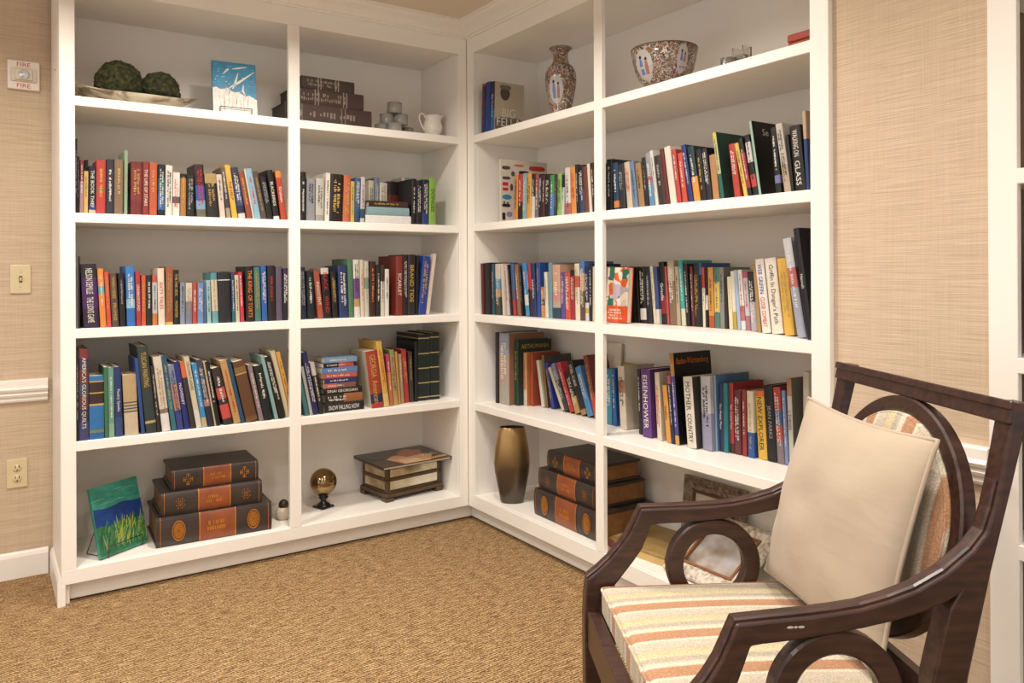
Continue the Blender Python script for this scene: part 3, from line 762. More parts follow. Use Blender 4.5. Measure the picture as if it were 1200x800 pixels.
book_row('L', LSH[3], lambda n: (.02, .02, .02, .02, .02, .02, .03, .04, .05, .06, .07, .07, .07, .08, .08)[n], 'fourth shelf, second bay', G('fourth', 'second'), '''
357.8 362.8 445 -9 | 3f7f84 | || leaning teal book beside the upright
363.3 366.8 430 -11 | b5b8b0 | || thin grey leaning book
367.6 374 413 -14.5 | 2a2c63 | w || navy leaning book with white letters
374.8 380 425 -11.5 | .25:c8c0b4,.75:2e2a2a | w || black leaning book with white top
435.8 449.8 412 -7.5 | .76:b23a1f,.16:2c2c5a,.08:c83020 | y | GEORGIA/American | thick rust red book with yellow title | c=d8cdb6
450.6 456.8 400.5 -9.5 | .8:e2b23c,.2:e8c878 | r || tall yellow leaning book
457.2 461.2 415.5 -5 | .35:c83a58,.65:d8742c | w || slim book pink above orange
461.6 466.8 410 -5 | .1:8a9a5c,.9:c6a560 | k || khaki gold book
467.2 469.9 412 -4.5 | d89a30 | || slim mustard book
470.3 473.8 415 -3.5 | b89a70 | w || slim beige book
474.4 479.8 409.5 -4 | c02a30 | y || scarlet book
480.4 485 412 -2 | 40362e | g || dark brown book left of encyclopaedias
486 489.6 400 0 | 17171b | || slim black book touching the green encyclopaedias
490.4 504.2 391.5 0 | .055:10241c,.015:c8b070,.215:10241c,.015:c8b070,.205:10241c,.015:c8b070,.205:10241c,.015:c8b070,.2:10241c,.015:c8b070,.045:10241c | || thick dark green encyclopaedia volume, nearer the stack | d=.24
504.6 515.6 390 0 | .055:0f221b,.015:c8b070,.215:0f221b,.015:c8b070,.205:0f221b,.015:c8b070,.205:0f221b,.015:c8b070,.2:0f221b,.015:c8b070,.045:0f221b | || dark green encyclopaedia volume ending the row | d=.24
''', xlim=(-.853, -.05), depth=.24)
book_row('R', RSH[3], lambda n: (.085, .09, .12, .15, .17, .19, .2, .2, .2, .2, .2, .2, .2, .2, .2)[n], 'fourth shelf, third bay', G('fourth', 'third'), '''
579.8 583.2 380 0 | 2a1a18 | || tall thin black brown book | d=.235
583.8 596 385.5 0 | .3:a8b0c4,.4:c8a890,.3:b8b09c | w || tall art book with blue and flesh tones | c=9a6a50 d=.21
597 603.4 397.5 0 | 1d4a36 | y || tall dark green art book | c=16302a d=.2 cov=ARTHUMANN;y;.8;.07;.9
608 613.4 412 0 | .7:e0a468,.3:e0cdb4 | r || peach orange book | c=c07030
614 618 413 0 | c2481f | || rust orange book | c=a8482a
625.6 630 421 -6 | ebdfc8 | || white leaning book with cream cover | c=d8ceb4
632.2 635.6 415 -5 | 8a6a34 | || slim olive brown leaning book | c=5a4c48
641 646.3 424.5 -8 | 2a3f9c | y || deep blue leaning book | c=243a98
655.4 660.3 431 -16 | dfceae | || slim cream leaning book | d=.12
661 666.4 427.5 -16.5 | .35:8a86a4,.65:3a3c40 | w || charcoal leaning book with lilac top | d=.12
667.2 672.4 426 -16 | c82c30 | w || red leaning book | d=.12
673.2 679.8 436.5 -12 | .6:1c1b1a,.4:c89a50 | w || leaning book black above tan | d=.12
680.4 687.2 424.5 -16.5 | .9:1b1a1b,.1:b08a50 | w | STEEL CURSE/ | black leaning book with white title | d=.12
688 695.2 431 -15 | 4a8cc8 | w || light blue leaning book near upright | d=.12
695.6 700.6 417 -13 | .6:8a3a24,.4:c83a30 | y || red brown leaning book at upright | d=.12
''', xlim=(.062, 1.1), depth=.235)
book_row('R', RSH[3], lambda n: (.17, .17, .15, .14, .12, .12, .12, .12, .12, .12, .14, .16, .17, .17, .18, .18, .18, .18, .19, .19, .19, .19, .19, .19)[n], 'fourth shelf, rightmost bay', G('fourth', 'rightmost'), '''
710 716.4 431.7 -.5 | 2a8aa4 | w || teal patterned book
716.9 722 431.7 -2 | 1f5fb0 | w || bright blue book with white title | 
726 733.6 428.6 -3 | .22:e0d2bc,.2:b87858,.58:dccfb8 | k || beige picture book with small red figure | c=d8c8b0
748 751.6 432 -2 | 2a2428 | w || slim black book left of purple
752.2 762.8 431.7 -2 | 6b3c86 | w | EISENHOWER | thick purple book
769.5 774.8 436 -3 | ead6bc | r || cream book with red title right of purple | c=d8cbb0
780.4 785.6 451 -5 | eba028 | k | Grafton | short amber yellow book
786 790 440 -5 | .12:c8586a,.88:1d2c4a | w || slim navy book with rose top
790.6 795.4 413.7 -7 | .25:c8843c,.65:4a4296,.1:d8a038 | w || tall black travel book with violet spine | c=15110f d=.2 cov=Baden-Württemberg;o;.85;.09;.9
804.6 815.4 441 -5 | ebe0d0 | k | MOTHER/COUNTRY | thick white book with black letters | c=4a4440
822.4 833.6 440 -2.5 | .5:cbc6cc,.5:9a98b4 | k || grey white book with faint picture
834.2 837 439 -2 | 8fb0cc | || thin pale blue book | c=5a86b4
838 844.2 448 -1 | .9:2c3560,.1:223050 | w | The Middle Place | dark navy book left of teal
844.6 851.8 448 -.5 | 1d7f88 | || plain teal book
852.4 858.8 448 -1 | .86:b82c30,.14:5a1a1c | w | The Grand Tour | red book with white script title
859.6 867.6 456 -.5 | 6c3038 | w || maroon book with faint title
869 874.2 456 -.5 | a03024 | w || slim brick red book
875.5 883 457.5 -1 | .62:e8e0c0,.38:2a5ca4 | g || cream book with blue foot
884 898.2 456.7 -3.5 | .08:e87a1c,.92:f2bc1a | k | NEW EXPLORER | thick bright yellow book
899 909.4 451 -5 | 1a1718 | s | JEAN PARKS | thick black book right of yellow
910 918.6 453 -5 | .3:c03a30,.2:3a6aa8,.2:c84a40,.3:8a7a80 | w || striped red and blue book
919.2 923.6 457 -4 | 7d94c8 | w || slim periwinkle book
924.2 929.8 443 -3 | .2:c8886a,.8:d8d4c8 | k | L TURNER | white book with bold black letters | c=8d877c
940.6 947.6 435 0 | d8cfc0 | k | HUNTERS | cream book beside the right frame, behind pillow
''', xlim=(.70, 1.921), depth=.18)
# ---- flat stacks
def flat_book(unit, x0, x1, y0, y1, z, depth, spec, ink, desc, place, group, ins, text=None, rot=0, name='book', cat='book', hard=True):
    on = (lambda a, b: onY(a, b, ins)) if unit == 'L' else (lambda a, b: onX(a, b, ins))
    S = (lambda v: v.x) if unit == 'L' else (lambda v: -v.y)
    s0, s1 = S(on(x0, 400)), S(on(x1, 400)); L_ = s1-s0
    th = abs(on(x0, y0).z-on(x0, y1).z)-.0006
    # book lies on its side, spine to the front: book z axis (height) -> -x, book x (thickness) -> z
    Ml = Matrix(((0, 0, -1, s1), (0, 1, 0, ins), (1, 0, 0, z+.0003), (0, 0, 0, 1)))
    c = Matrix.Translation((s0+L_/2, ins+depth/2, 0)); Ml = c@Matrix.Rotation(R(rot), 4, 'Z')@c.inverted()@Ml
    label = desc+', '+place; assert label not in LABELS; LABELS[label] = 1; assert 4 <= len(label.split()) <= 16, label
    # chirality: (x->z, y->y, z->-x) is a proper rotation
    t = thing(name, label, cat, M=(ML if unit == 'L' else MR_)@Ml, group=group)
    make_book(t, th, L_, depth, spec, None, hard, ink, text, seed=int(x0+z*1000))
    return z+th+.0006
# fourth shelf, second bay: ten books lying flat
z = LSH[3]; pl = 'fourth shelf, second bay'; gp = 'books lying in the pile on the fourth shelf'
for i, (x0, x1, y0, y1, sp, ink, tx, ds, rt) in enumerate([
    (380.6, 426.5, 467.3, 478.2, '1e1c1f', 'w', 'SNOW FALLING NOW', 'bottom black book of the flat pile, large white letters', 0),
    (380.2, 424.4, 456, 466.6, '.5:2c1d16,.5:a8662c', 'w', None, 'book half black half tan, second from pile bottom', 1),
    (379.6, 424.4, 448.5, 455.6, '1b1716', 'w', 'SINAI GEORGIAN', 'black book with white letters, third from pile bottom', -1),
    (379.8, 417, 442.5, 448.3, '.4:d06a58,.6:8a5a4a', 'w', None, 'salmon and brown paperback, fourth from pile bottom', 0),
    (379.5, 417.8, 436.3, 442.3, '2e3474', 'w', None, 'navy paperback, fifth from pile bottom', 1),
    (377.6, 418.5, 430.3, 436, 'c8574a', 'w', None, 'coral red paperback, sixth from pile bottom', -1),
    (376.8, 418.5, 423, 430, '5f86bf', 'w', None, 'mid blue paperback, seventh from pile bottom', 0),
    (378.4, 417.8, 417.2, 422.6, '.45:20202c,.45:c84a3c,.1:20202c', 'w', None, 'black and red paperback, eighth from pile bottom', 1.5),
    (380.5, 418.5, 411, 417, '7d9cc0', 'w', None, 'pale blue paperback on top of the pile', -2)]):
    z = flat_book('L', x0, x1, y0, y1, z, .15 if i < 3 else .115, sp, ink, ds, pl, gp, .03, tx, rt, hard=i < 3)
z = LSH[1]; pl = 'second shelf, second bay'; gp = 'books lying in the pile on the second shelf'
for x0, x1, y0, y1, sp, ink, ds in [
    (428.9, 482.3, 252.2, 262, 'f0ece6', None, 'white book, bottom of the three lying flat'),
    (430.4, 480.4, 242.3, 252.2, '8fb4ba', None, 'pale teal book, middle of the three lying flat'),
    (433, 479, 235, 242.3, '.5:3a2620,.5:4a2c22', 'y', 'dark brown book, top of the three lying flat')]:
    z = flat_book('L', x0, x1, y0, y1, z, .14, sp, ink, ds, pl, gp, .03, None, 0)
# ornate dark volumes on the top shelf
z = LSH[0]; pl = 'top shelf, second bay'; gp = 'ornate brown volumes on the top shelf'
for x0, x1, y0, y1, rt, sp, ds in [
    (335, 436.7, 125, 147.6, 0, '.14:4c3a34,.012:8a7a70,.03:4c3a34,.012:8a7a70,.44:52403a,.012:8a7a70,.03:4c3a34,.012:8a7a70,.31:4c3a34', 'largest ornate brown volume, bottom of three'),
    (345, 427.5, 107.5, 126.5, -1, '.3:4a352f,.015:9a8a80,.03:4a352f,.015:9a8a80,.34:4a352f,.015:9a8a80,.03:4a352f,.015:9a8a80,.24:4a352f', 'middle ornate brown volume of three'),
    (354, 416.5, 94, 108, 1, '.3:42362f,.02:a09080,.03:42362f,.02:a09080,.26:42362f,.02:a09080,.03:42362f,.02:a09080,.3:42362f', 'smallest ornate brown volume, top of three')]:
    z = flat_book('L', x0, x1, y0, y1, z, .19, sp, '83766a', ds, pl, gp, .05, None, rt)
# top shelf, third bay: three upright books, the last with its picture cover in view
book_row('R', RSH[0], .022, 'top shelf, third bay', G('top', 'third'), '''
564.6 568.8 98.5 0 | .06:b03040,.94:1d3a6a | r || navy book with small red top beside side panel
569.2 574.4 96.5 0 | 2340a0 | || royal blue book between two others
575 579.6 96 0 | .55:22304c,.45:2a6a9c | w | Big Train and | blue book with sepia portrait cover | c=cdbfa8 d=.17 cov=BIG~FELLA;w;.8;.36;.3
''')
# large book with tools on its cover at the left end of the second shelf, third bay
t = None

for o in bpy.data.objects:
    if o.get('group') == 'ornate brown volumes on the top shelf':
        for ch in o.children:
            if ch.name.startswith('pages'): ch.data.materials[0] = plain('#2e241e', .6, name='dark_page_edges')
# ------------------------------------------------------------------ decor
BLACKM = plain('#1a1614', .35, var=.03, name='black_wire')
def sl(unit, x, y, ins, z):     # local point on a unit from a pixel column
    return (onY(x, y, ins) if unit == 'L' else onX(x, y, ins))
# tool-cover book (third bay, second shelf)
def patch(bm, w, y0, y1, z0, z1, mi, n=10, e=2.):
    """rounded patch on the plane x=w"""
    cy, cz, ry, rz = (y0+y1)/2, (z0+z1)/2, (y1-y0)/2, (z1-z0)/2; vs = []
    for k in range(n*2):
        a = math.pi*k/n; c, s = math.cos(a), math.sin(a)
        vs.append(bm.verts.new((w, cy+ry*math.copysign(abs(c)**(2/e), c), cz+rz*math.copysign(abs(s)**(2/e), s))))
    bm.faces.new(vs).material_index = mi
p0 = onX(585.6, 400, .02); p1 = onX(587.4, 400, .02); ztop = onX(586, 186.5, .02).z
w = -(p1.y-p0.y); h = ztop-RSH[1]
t = thing('picture_book', 'tall white picture book with tools and vehicles on its cover, second shelf, third bay', 'book', M=MR_@Matrix.Translation((-p0.y, .02, RSH[1]+.0004)))
make_book(t, w, h, .27, 'ded2bf', 'e6dccb', True, None)
cols = ['#4a4640', '#b8302a', '#2a7f9c', '#5a6478', '#23201e', '#7a7a9a', '#c07040']
bm = newbm(); X = w+.0006; D = .27
for (a, b, c, d, mi, e) in [(.03, .2, .84, .9, 0, 3), (.28, .5, .9, .94, 6, 2), (.6, .95, .85, .93, 1, 3), (.04, .2, .68, .73, 0, 5), (.22, .3, .74, .82, 0, 2), (.38, .6, .78, .84, 4, 3), (.04, .16, .58, .64, 1, 5), (.04, .16, .5, .55, 1, 5), (.2, .26, .5, .62, 0, 2),
                            (.03, .23, .36, .44, 2, 2), (.03, .2, .24, .29, 4, 4), (.05, .1, .27, .34, 3, 2), (.12, .17, .27, .33, 3, 2), (.12, .24, .08, .17, 5, 2), (.03, .1, .03, .15, 4, 5), (.5, .9, .5, .58, 3, 2), (.45, .8, .3, .4, 2, 3), (.5, .85, .1, .18, 1, 2)]:
    patch(bm, X, a*D, b*D, c*h, d*h, mi, e=e)
obj('cover_pictures', bm, [plain(c, .5) for c in cols], t)
# big fella cover portrait
bf = [o for o in bpy.data.objects if o.get('label', '').startswith('blue book with sepia')][0]
bw = max(v.co.x for v in bf.children[0].data.vertices); bh = max(v.co.z for v in bf.children[0].data.vertices)
bm = newbm(); X = bw+.0003; D = .17
patch(bm, X, .03*D, .97*D, .02*bh, .30*bh, 2, e=6); patch(bm, X, .12*D, .7*D, .2*bh, .62*bh, 1, e=2.4); patch(bm, X+.0001, .2*D, .52*D, .64*bh, .92*bh, 0); patch(bm, X+.00015, .18*D, .56*D, .86*bh, .95*bh, 2, e=3)
marks(bm, 0, 0, 0, 0, 0)
obj('cover_portrait', bm, [plain('#4f443a', .5), plain('#b8a890', .5), plain('#6e6250', .5)], bf)
# face-out painted cover, third shelf right bay
a = onX(709.5, 400, .105); b = onX(735.6, 400, .105); zt = onX(720, 313.7, .105).z
t = thing('book', 'book facing out with colourful abstract painted cover above an orange band, third shelf, rightmost bay', 'book', M=MR_@Matrix.Translation((-a.y, .105, RSH[2]+.0022))@Matrix.Rotation(R(-4), 4, 'X'))
W = -(b.y-a.y)-.007; H = zt-RSH[2]
bm = newbm(); box(bm, (.002, .003, .002), (W-.002, .022, H-.002)); obj('pages', bm, PAGEM, t)
pm, nt, bs = base_mat('abstract_cover'); L = nt.links
tc = N(nt, 'ShaderNodeTexCoord'); vo = N(nt, 'ShaderNodeTexVoronoi'); vo.inputs['Scale'].default_value = 26; no = N(nt, 'ShaderNodeTexNoise'); no.inputs['Scale'].default_value = 14
mx = N(nt, 'ShaderNodeMixRGB'); mx.inputs[0].default_value = .12; L.new(tc.outputs['Object'], no.inputs['Vector']); L.new(tc.outputs['Object'], mx.inputs[1]); L.new(no.outputs['Color'], mx.inputs[2]); L.new(mx.outputs[0], vo.inputs['Vector'])
sx = N(nt, 'ShaderNodeSeparateColor'); L.new(vo.outputs['Color'], sx.inputs[0])
r = N(nt, 'ShaderNodeValToRGB'); r.color_ramp.interpolation = 'CONSTANT'
st = ((0, '#e0cdb8'), (.2, '#2f7060'), (.32, '#d2c4b8'), (.45, '#2f3f86'), (.55, '#d8602c'), (.66, '#e4d8c4'), (.8, '#d8c048'), (.88, '#b8a8b4'))
while len(r.color_ramp.elements) < len(st): r.color_ramp.elements.new(.5)
for e, (p, c) in zip(r.color_ramp.elements, st): e.position = p; e.color = lin(c)
L.new(sx.outputs[0], r.inputs[0]); L.new(r.outputs[0], bs.inputs['Base Color']); bs.inputs['Roughness'].default_value = .4
bm = newbm(); box(bm, (0, 0, H*.3), (W, .0028, H), 0, 0); box(bm, (0, 0, 0), (W, .0028, H*.2999), 0, 1); box(bm, (0, .0225, 0), (W, .025, H), 0, 1); obj('cover', bm, [pm, plain('#d8552a', .4)], t)
bm = newbm(); marks(bm, W*.1, W*.9, H*.05, H*.25, -.0006, 4, 3, 'across'); obj('title_lettering', bm, plain('#f0d8c0', .5), t)
BX = -onX(722, 400, .175).y
def rbox(name, label, cat, c0, size, rz, mat, unit=None, bev=.003): ...
t = thing('book', 'plain black book standing behind the painted cover, third shelf, rightmost bay', 'book', M=MR_@Matrix.Translation((BX, .175, RSH[2])))
# lies across the tops of the neighbouring books' backs -> stands as a tall dark volume
make_book(t, .03, .222, .17, '1c1715', None, True, None)
# white book standing at the back between third and fourth bays, fourth shelf
a = onX(689, 400, .30); b = onX(716, 400, .30); zt = onX(700, 402, .30).z
W = -(b.y-a.y); H = zt-RSH[3]
t = thing('picture_book', 'white picture book standing face out behind the upright, fourth shelf', 'book', M=MR_@Matrix.Translation((-a.y, .335, RSH[3]+.002))@Matrix.Rotation(R(-5), 4, 'X'))
bm = newbm(); box(bm, (.002, .002, .002), (W-.002, .012, H-.002)); obj('pages', bm, PAGEM, t)
bm = newbm(); box(bm, (0, 0, 0), (W, .0019, H), 0, 0); box(bm, (-.003, 0, 0), (-.0001, .014, H), 0, 1); box(bm, (W*.1, -.0006, H*.1), (W*.85, -.0001, H*.3), 0, 2); obj('cover', bm, [plain('#e4dccc', .4), plain('#1f3f78', .4), plain('#b8443a', .4)], t)
t = thing('book', 'mustard book standing crosswise behind the blue books, fourth shelf, rightmost bay', 'book', M=MR_@Matrix.Translation((-onX(761, 400, .36).y, .36, RSH[3]))@Matrix.Rotation(R(90), 4, 'Z'))
make_book(t, .012, .232, .165, 'c8b048', None, True, None)
# ---- canvas paintings on easels
def easel(t, w, d):
    bm = newbm(); r = .0016
    for s in (-1, 1):
        x = s*w*.36
        tube(bm, [(x, -.034, .046), (x, -.034, .006), (x, .0, .004), (x, .012, .02), (x*.8, .03, .16)], r, 6)
        tube(bm, [(x, .0, .004), (x*1.05, .085, .003)], r, 6); tube(bm, [(x*.8, .03, .16), (x*1.05, .085, .003)], r, 6)
    tube(bm, [(-w*.36, -.034, .046), (w*.36, -.034, .046)], r, 6); tube(bm, [(-w*.29, .03, .16), (w*.29, .03, .16)], r, 6)
    return obj('wire_easel', bm, BLACKM, t)
def canvas(name, label, loc, rz, w, h, mat_bm, mats, tilt=-12, thick=.016):
    t = thing(name, label, 'painting', M=Matrix.Translation(loc)@Matrix.Rotation(R(rz), 4, 'Z'))
    MM = Matrix.Translation((0, -.028, .0075))@Matrix.Rotation(R(tilt), 4, 'X')
    bm = newbm(); box(bm, (-w/2, 0, 0), (w/2, thick, h), .001, M=MM); obj('canvas', bm, mats[0], t)
    bm = newbm(); mat_bm(bm, w, h)
    for v in bm.verts: v.co = MM@v.co
    obj('brush_strokes', bm, mats[1:], t); easel(t, w, h); return t
def stroke(bm, pts, wd, mi, y=-.0012):
    n = len(pts); A = []; B = []
    for i, p in enumerate(pts):
        p = Vector(p); t = (Vector(pts[min(i+1, n-1)])-Vector(pts[max(i-1, 0)])).normalized(); q = Vector((-t.y, t.x))*wd*(1-.75*abs(2*i/(n-1)-1))
        A.append(bm.verts.new((p.x+q.x, y, p.y+q.y))); B.append(bm.verts.new((p.x-q.x, y, p.y-q.y)))
    for i in range(n-1): bm.faces.new((A[i], A[i+1], B[i+1], B[i])).material_index = mi
def green_paint(bm, w, h):
    rnd = random.Random(3)
    def blob(za, zb, mi, y, amp):
        n = 14; A = [bm.verts.new((-w/2+w*i/n, y, h*za+amp*h*math.sin(i*.9+mi))) for i in range(n+1)]; B = [bm.verts.new((-w/2+w*i/n, y, h*zb+amp*h*math.sin(i*.7+mi*2))) for i in range(n+1)]
        for i in range(n): bm.faces.new((A[i], A[i+1], B[i+1], B[i])).material_index = mi
    blob(.02, .5, 0, -.0006, .0); blob(.42, .68, 1, -.0009, .015)
    for k in range(150):
        x = rnd.uniform(-.47, .47)*w; z = rnd.uniform(.03, .34)*h; l = rnd.uniform(.1, .22)*h; s = rnd.uniform(-.01, .03)
        mi = rnd.choice([2, 2, 3, 3, 4, 5, 6]) if x > -.15*w else rnd.choice([3, 3, 4, 6, 7])
        stroke(bm, [(x, z), (x+s*.4, z+l*.5), (min(x+s, w*.48), z+l)], .0022, mi, -.0012-k*1e-6)
    for k in range(10):
        x = rnd.uniform(-.4, .4)*w; z = rnd.uniform(.72, .92)*h; stroke(bm, [(x-.04, z), (x, z+.004), (x+.03, z)], .003, 8 if k % 2 else 9, -.0009)
gmats = [plain('#3a8a78', .45, var=.25, scale=22, bump=.4)]+[plain(c, .45, var=.2, scale=60, bump=.4) for c in ('#2c6a4a', '#173a78', '#a3a63a', '#4a7c40', '#2a6a3a', '#8b9c3c', '#8a8a70', '#1d5040', '#4aa890', '#2a7f78')]
z5 = LSH[4]
bl = onZ(118, 638, z5); br = onZ(171.5, 620, z5)
canvas('painting', 'small green and blue landscape canvas on wire easel, bottom shelf, leftmost bay', (-1.53, .115, z5), 32, .215, .265, green_paint, gmats, -14)
def snow_paint(bm, w, h):
    rnd = random.Random(5); n = 12
    A = [bm.verts.new((-w/2+w*i/n, -.0007, 0)) for i in range(n+1)]; B = [bm.verts.new((-w/2+w*i/n, -.0007, h*(.5-.2*max(0, i/n-.3)+.02*math.sin(i*2)))) for i in range(n+1)]
    for i in range(n): bm.faces.new((A[i], A[i+1], B[i+1], B[i])).material_index = 0
    for p, wd in (([(-.05, .52), (0, .6), (.09, .84)], .005), ([(-.24, .8), (-.17, .87), (-.12, .9)], .005), ([(.2, .62), (.18, .5), (.24, .42)], .005), ([(-.05, .9), (.1, .93), (.3, .97)], .004), ([(.09, .84), (.25, .95), (.4, 1.)], .0)):
        if wd: stroke(bm, [(a*w, b*h*.97) for a, b in p], wd, 0, -.001)
    stroke(bm, [(-.2*w, .48*h), (.1*w, .64*h), (.46*w, .86*h)], .005, 0, -.001)
    for k in range(60):
        x = rnd.uniform(-.46, .46)*w; z = rnd.uniform(.35, .96)*h; s = rnd.uniform(.001, .0025); stroke(bm, [(x-s, z), (x, z+s*.4), (x+s, z)], s, rnd.choice([0, 0, 1]), -.0013-k*1e-6)
    for k in range(26):
        x = rnd.uniform(-.46, .3)*w; z = rnd.uniform(.05, .4)*h; stroke(bm, [(x, z), (x+.006, z+.02), (x+.004, z+.05)], .0011, rnd.choice([1, 2]), -.0015-k*1e-6)
bmats = [plain('#2a86b0', .45, var=.2, scale=25, bump=.3)]+[plain(c, .45, var=.1, scale=60) for c in ('#e8e4dc', '#8a8450', '#b8b4a8')]
pa = onY(249.5, 400, .12); pb = onY(306, 400, .12)
canvas('painting', 'small canvas of white branches on blue, top shelf, leftmost bay', ((pa.x+pb.x)/2, .15, LSH[0]), -4, .9*(pb.x-pa.x), .245, snow_paint, bmats, -10)
# ---- shallow dish and moss balls
c = Vector((onY(153, 400, .17).x, .17, LSH[0]))
hm = ramp_mat('horn_inlay', ((.25, '#3a2a20'), (.38, '#7a6a54'), (.48, '#bdb096'), (.65, '#cfc5ae'), (.85, '#8a7a62')), vec=('Object', (1, 2, 3)), scale=7, detail=6, rough=.25, distort=1.2)
t = thing('dish', 'long shallow mottled horn dish holding two moss balls, top shelf, leftmost bay', 'dish', c)
bm = newbm(); n = 40; m_ = 8; rings = []
def dp(u, v, s):   # u angle, v 0..1 centre to rim
    a = 2*math.pi*u; x = .265*math.copysign(abs(math.cos(a))**1., math.cos(a))*v; y = .095*math.copysign(abs(math.sin(a))**1.25, math.sin(a))*v
    z = .006+.052*v**2.4+(.078 if math.cos(a) < 0 else .022)*abs(math.cos(a))**4*v**3-(0.004 if s else 0)
    return (x, y, z)
for s in (0, 1):
    for j in range(m_+1): rings.append([bm.verts.new(dp(i/n, (.04+.96*j/m_)*(1-.02*(s == 0)), s)) for i in range(n)])
def skin(a, b, rev=False):
    for i in range(n):
        q = (a[i], a[(i+1) % n], b[(i+1) % n], b[i]); f = bm.faces.new(q if not rev else q[::-1]); f.smooth = True
for j in range(m_): skin(rings[j], rings[j+1])
for j in range(m_+1, 2*m_+1): skin(rings[j], rings[j+1], True)
skin(rings[m_], rings[-1]); bm.faces.new(rings[0][::-1]); bm.faces.new(rings[m_+1])
bmesh.ops.recalc_face_normals(bm, faces=bm.faces)
mn = min(v.co.z for v in bm.verts)
for v in bm.verts: v.co.z -= mn
obj('bowl', bm, hm, t)
MOSS = ramp_mat('moss', ((.3, '#15170a'), (.5, '#2f3318'), (.75, '#56562c')), scale=60, detail=8, rough=.95, bump=1., bdist=.006)
def moss(px, rad, label, dz, seed):
    c = onY(px, 400, .17); rnd = random.Random(seed)
    bm = newbm(); bmesh.ops.create_icosphere(bm, subdivisions=5, radius=rad)
    from mathutils import noise
    for v in bm.verts:
        n_ = v.co.normalized(); v.co += n_*(noise.noise(n_*3+Vector((seed, 0, 0)))*.008+noise.noise(n_*22)*.005+noise.noise(n_*60)*.004)
    o = obj('moss_ball', bm, MOSS, None, smooth=True); o.location = (c.x, .17, LSH[0]+dz+rad); tag(o, label, 'moss ball', 'moss balls in the dish'); return o
moss(141, .088, 'larger dark green moss ball, left one in the long dish', .012, 1); moss(188.5, .077, 'smaller dark green moss ball, right one in the long dish', .012, 5)
# ---- glass cylinders
gl, nt, b = base_mat('frosted_glass'); b.inputs['Base Color'].default_value = (.86, .84, .80, 1); b.inputs['Transmission Weight'].default_value = .55; b.inputs['Roughness'].default_value = .2; b.inputs['IOR'].default_value = 1.45
gl2 = gl.copy(); gl2.node_tree.nodes['Principled BSDF'].inputs['Transmission Weight'].default_value = .93; gl2.node_tree.nodes['Principled BSDF'].inputs['Roughness'].default_value = .05
gl.node_tree.nodes['Principled BSDF'].inputs['Base Color'].default_value = (.62, .59, .54, 1)
def votive(M, label, group, r=.03, h=.042, square=False):
    t = thing('glass_votive', label, 'candle holder', M=M, group=group)
    bm = newbm()
    if square:
        lathe(bm, [(r*1.3, 0), (r*1.3, h), (r*1.0, h), (r*1.0, h*.2), (0.001, h*.2)], 4, M=Matrix.Rotation(R(45), 4, 'Z'), cap=False)
        bm.faces.new([v for v in bm.verts[:4]][::-1]) if False else None
        for f in bm.faces: f.smooth = False
    else: lathe(bm, [(0.001, 0), (r*.95, 0), (r, .003), (r, h), (r*.82, h), (r*.82, h*.25), (.001, h*.25)], 24, cap=False)
    obj('glass', bm, gl2 if 'clear' in group else gl, t)
    bm = newbm(); lathe(bm, [(0.001, h*.26), (r*.78, h*.26), (r*.78, h*.62), (0.001, h*.6)], 16, cap=False); obj('candle', bm, plain('#a8a296' if 'clear' in group else '#c8c0b0', .5), t)
    return t
gv = 'stacked glass votives on the top shelf'
for px, dz, ins, lb in ((448.5, 0, .17, 'left glass votive of the bottom row in the pyramid beside the brown volumes'), (463.5, 0, .11, 'middle glass votive of the bottom row in the pyramid'), (477, 0, .19, 'right glass votive of the bottom row, nearest the cream pitcher'),
                   (454.5, 1, .17, 'left glass votive of the middle layer in the pyramid'), (470.5, 1, .15, 'right glass votive of the middle layer in the pyramid'), (463.5, 2, .145, 'single glass votive topping the pyramid, top shelf, second bay')):
    p = onY(px, 400, ins); votive(Matrix.Translation((p.x, ins, LSH[0]+.001+dz*.0535)), lb, gv, r=.0355, h=.051)
# fix: bottom row spacing is wide enough that nothing interpenetrates
p = onX(871, 400, .10); votive(MR_@Matrix.Translation((-p.y, .10, RSH[0]+.001)), 'taller square glass block vase, top shelf, rightmost bay', 'clear glass pieces on the right top shelf', r=.024, h=.07, square=True)
p = onX(855.5, 400, .06); votive(MR_@Matrix.Translation((-p.y, .06, RSH[0]+.001)), 'low round glass votive just left of the taller glass block', 'clear glass pieces on the right top shelf', r=.026, h=.032)
# ---- creamer pitcher
PORC = ramp_mat('painted_porcelain', ((0, '#e9e2d4'), (.62, '#ece6da'), (.7, '#c89a94'), (.78, '#e9e2d4')), scale=18, rough=.15)
p = onY(508, 400, .12); t = thing('cream_pitcher', 'small white porcelain cream pitcher with gilt flowers, top shelf, second bay', 'pitcher', (p.x, .12, LSH[0]))
K = 1.12
bm = newbm(); lathe(bm, [(r*K, z*K) for r, z in [(0, 0), (.028, 0), (.030, .004), (.026, .010), (.036, .024), (.044, .044), (.043, .058), (.036, .074), (.034, .088), (.040, .100), (.0375, .100), (.031, .088), (.033, .074), (.039, .058), (.0, .02)]], 28, cap=False)
for v in bm.verts:
    if v.co.z > .078*K and v.co.x > 0: v.co.x *= 1+.55*(v.co.z/K-.078)/.022; v.co.z += .008*(v.co.x > .03)
obj('body', bm, PORC, t, smooth=True)
bm = newbm(); tube(bm, [(x*K, 0, z*K) for x, z in [(-.034, .088), (-.048, .106), (-.062, .104), (-.066, .085), (-.058, .062), (-.046, .04), (-.040, .034)]], .0042, 8); obj('handle', bm, PORC, t)
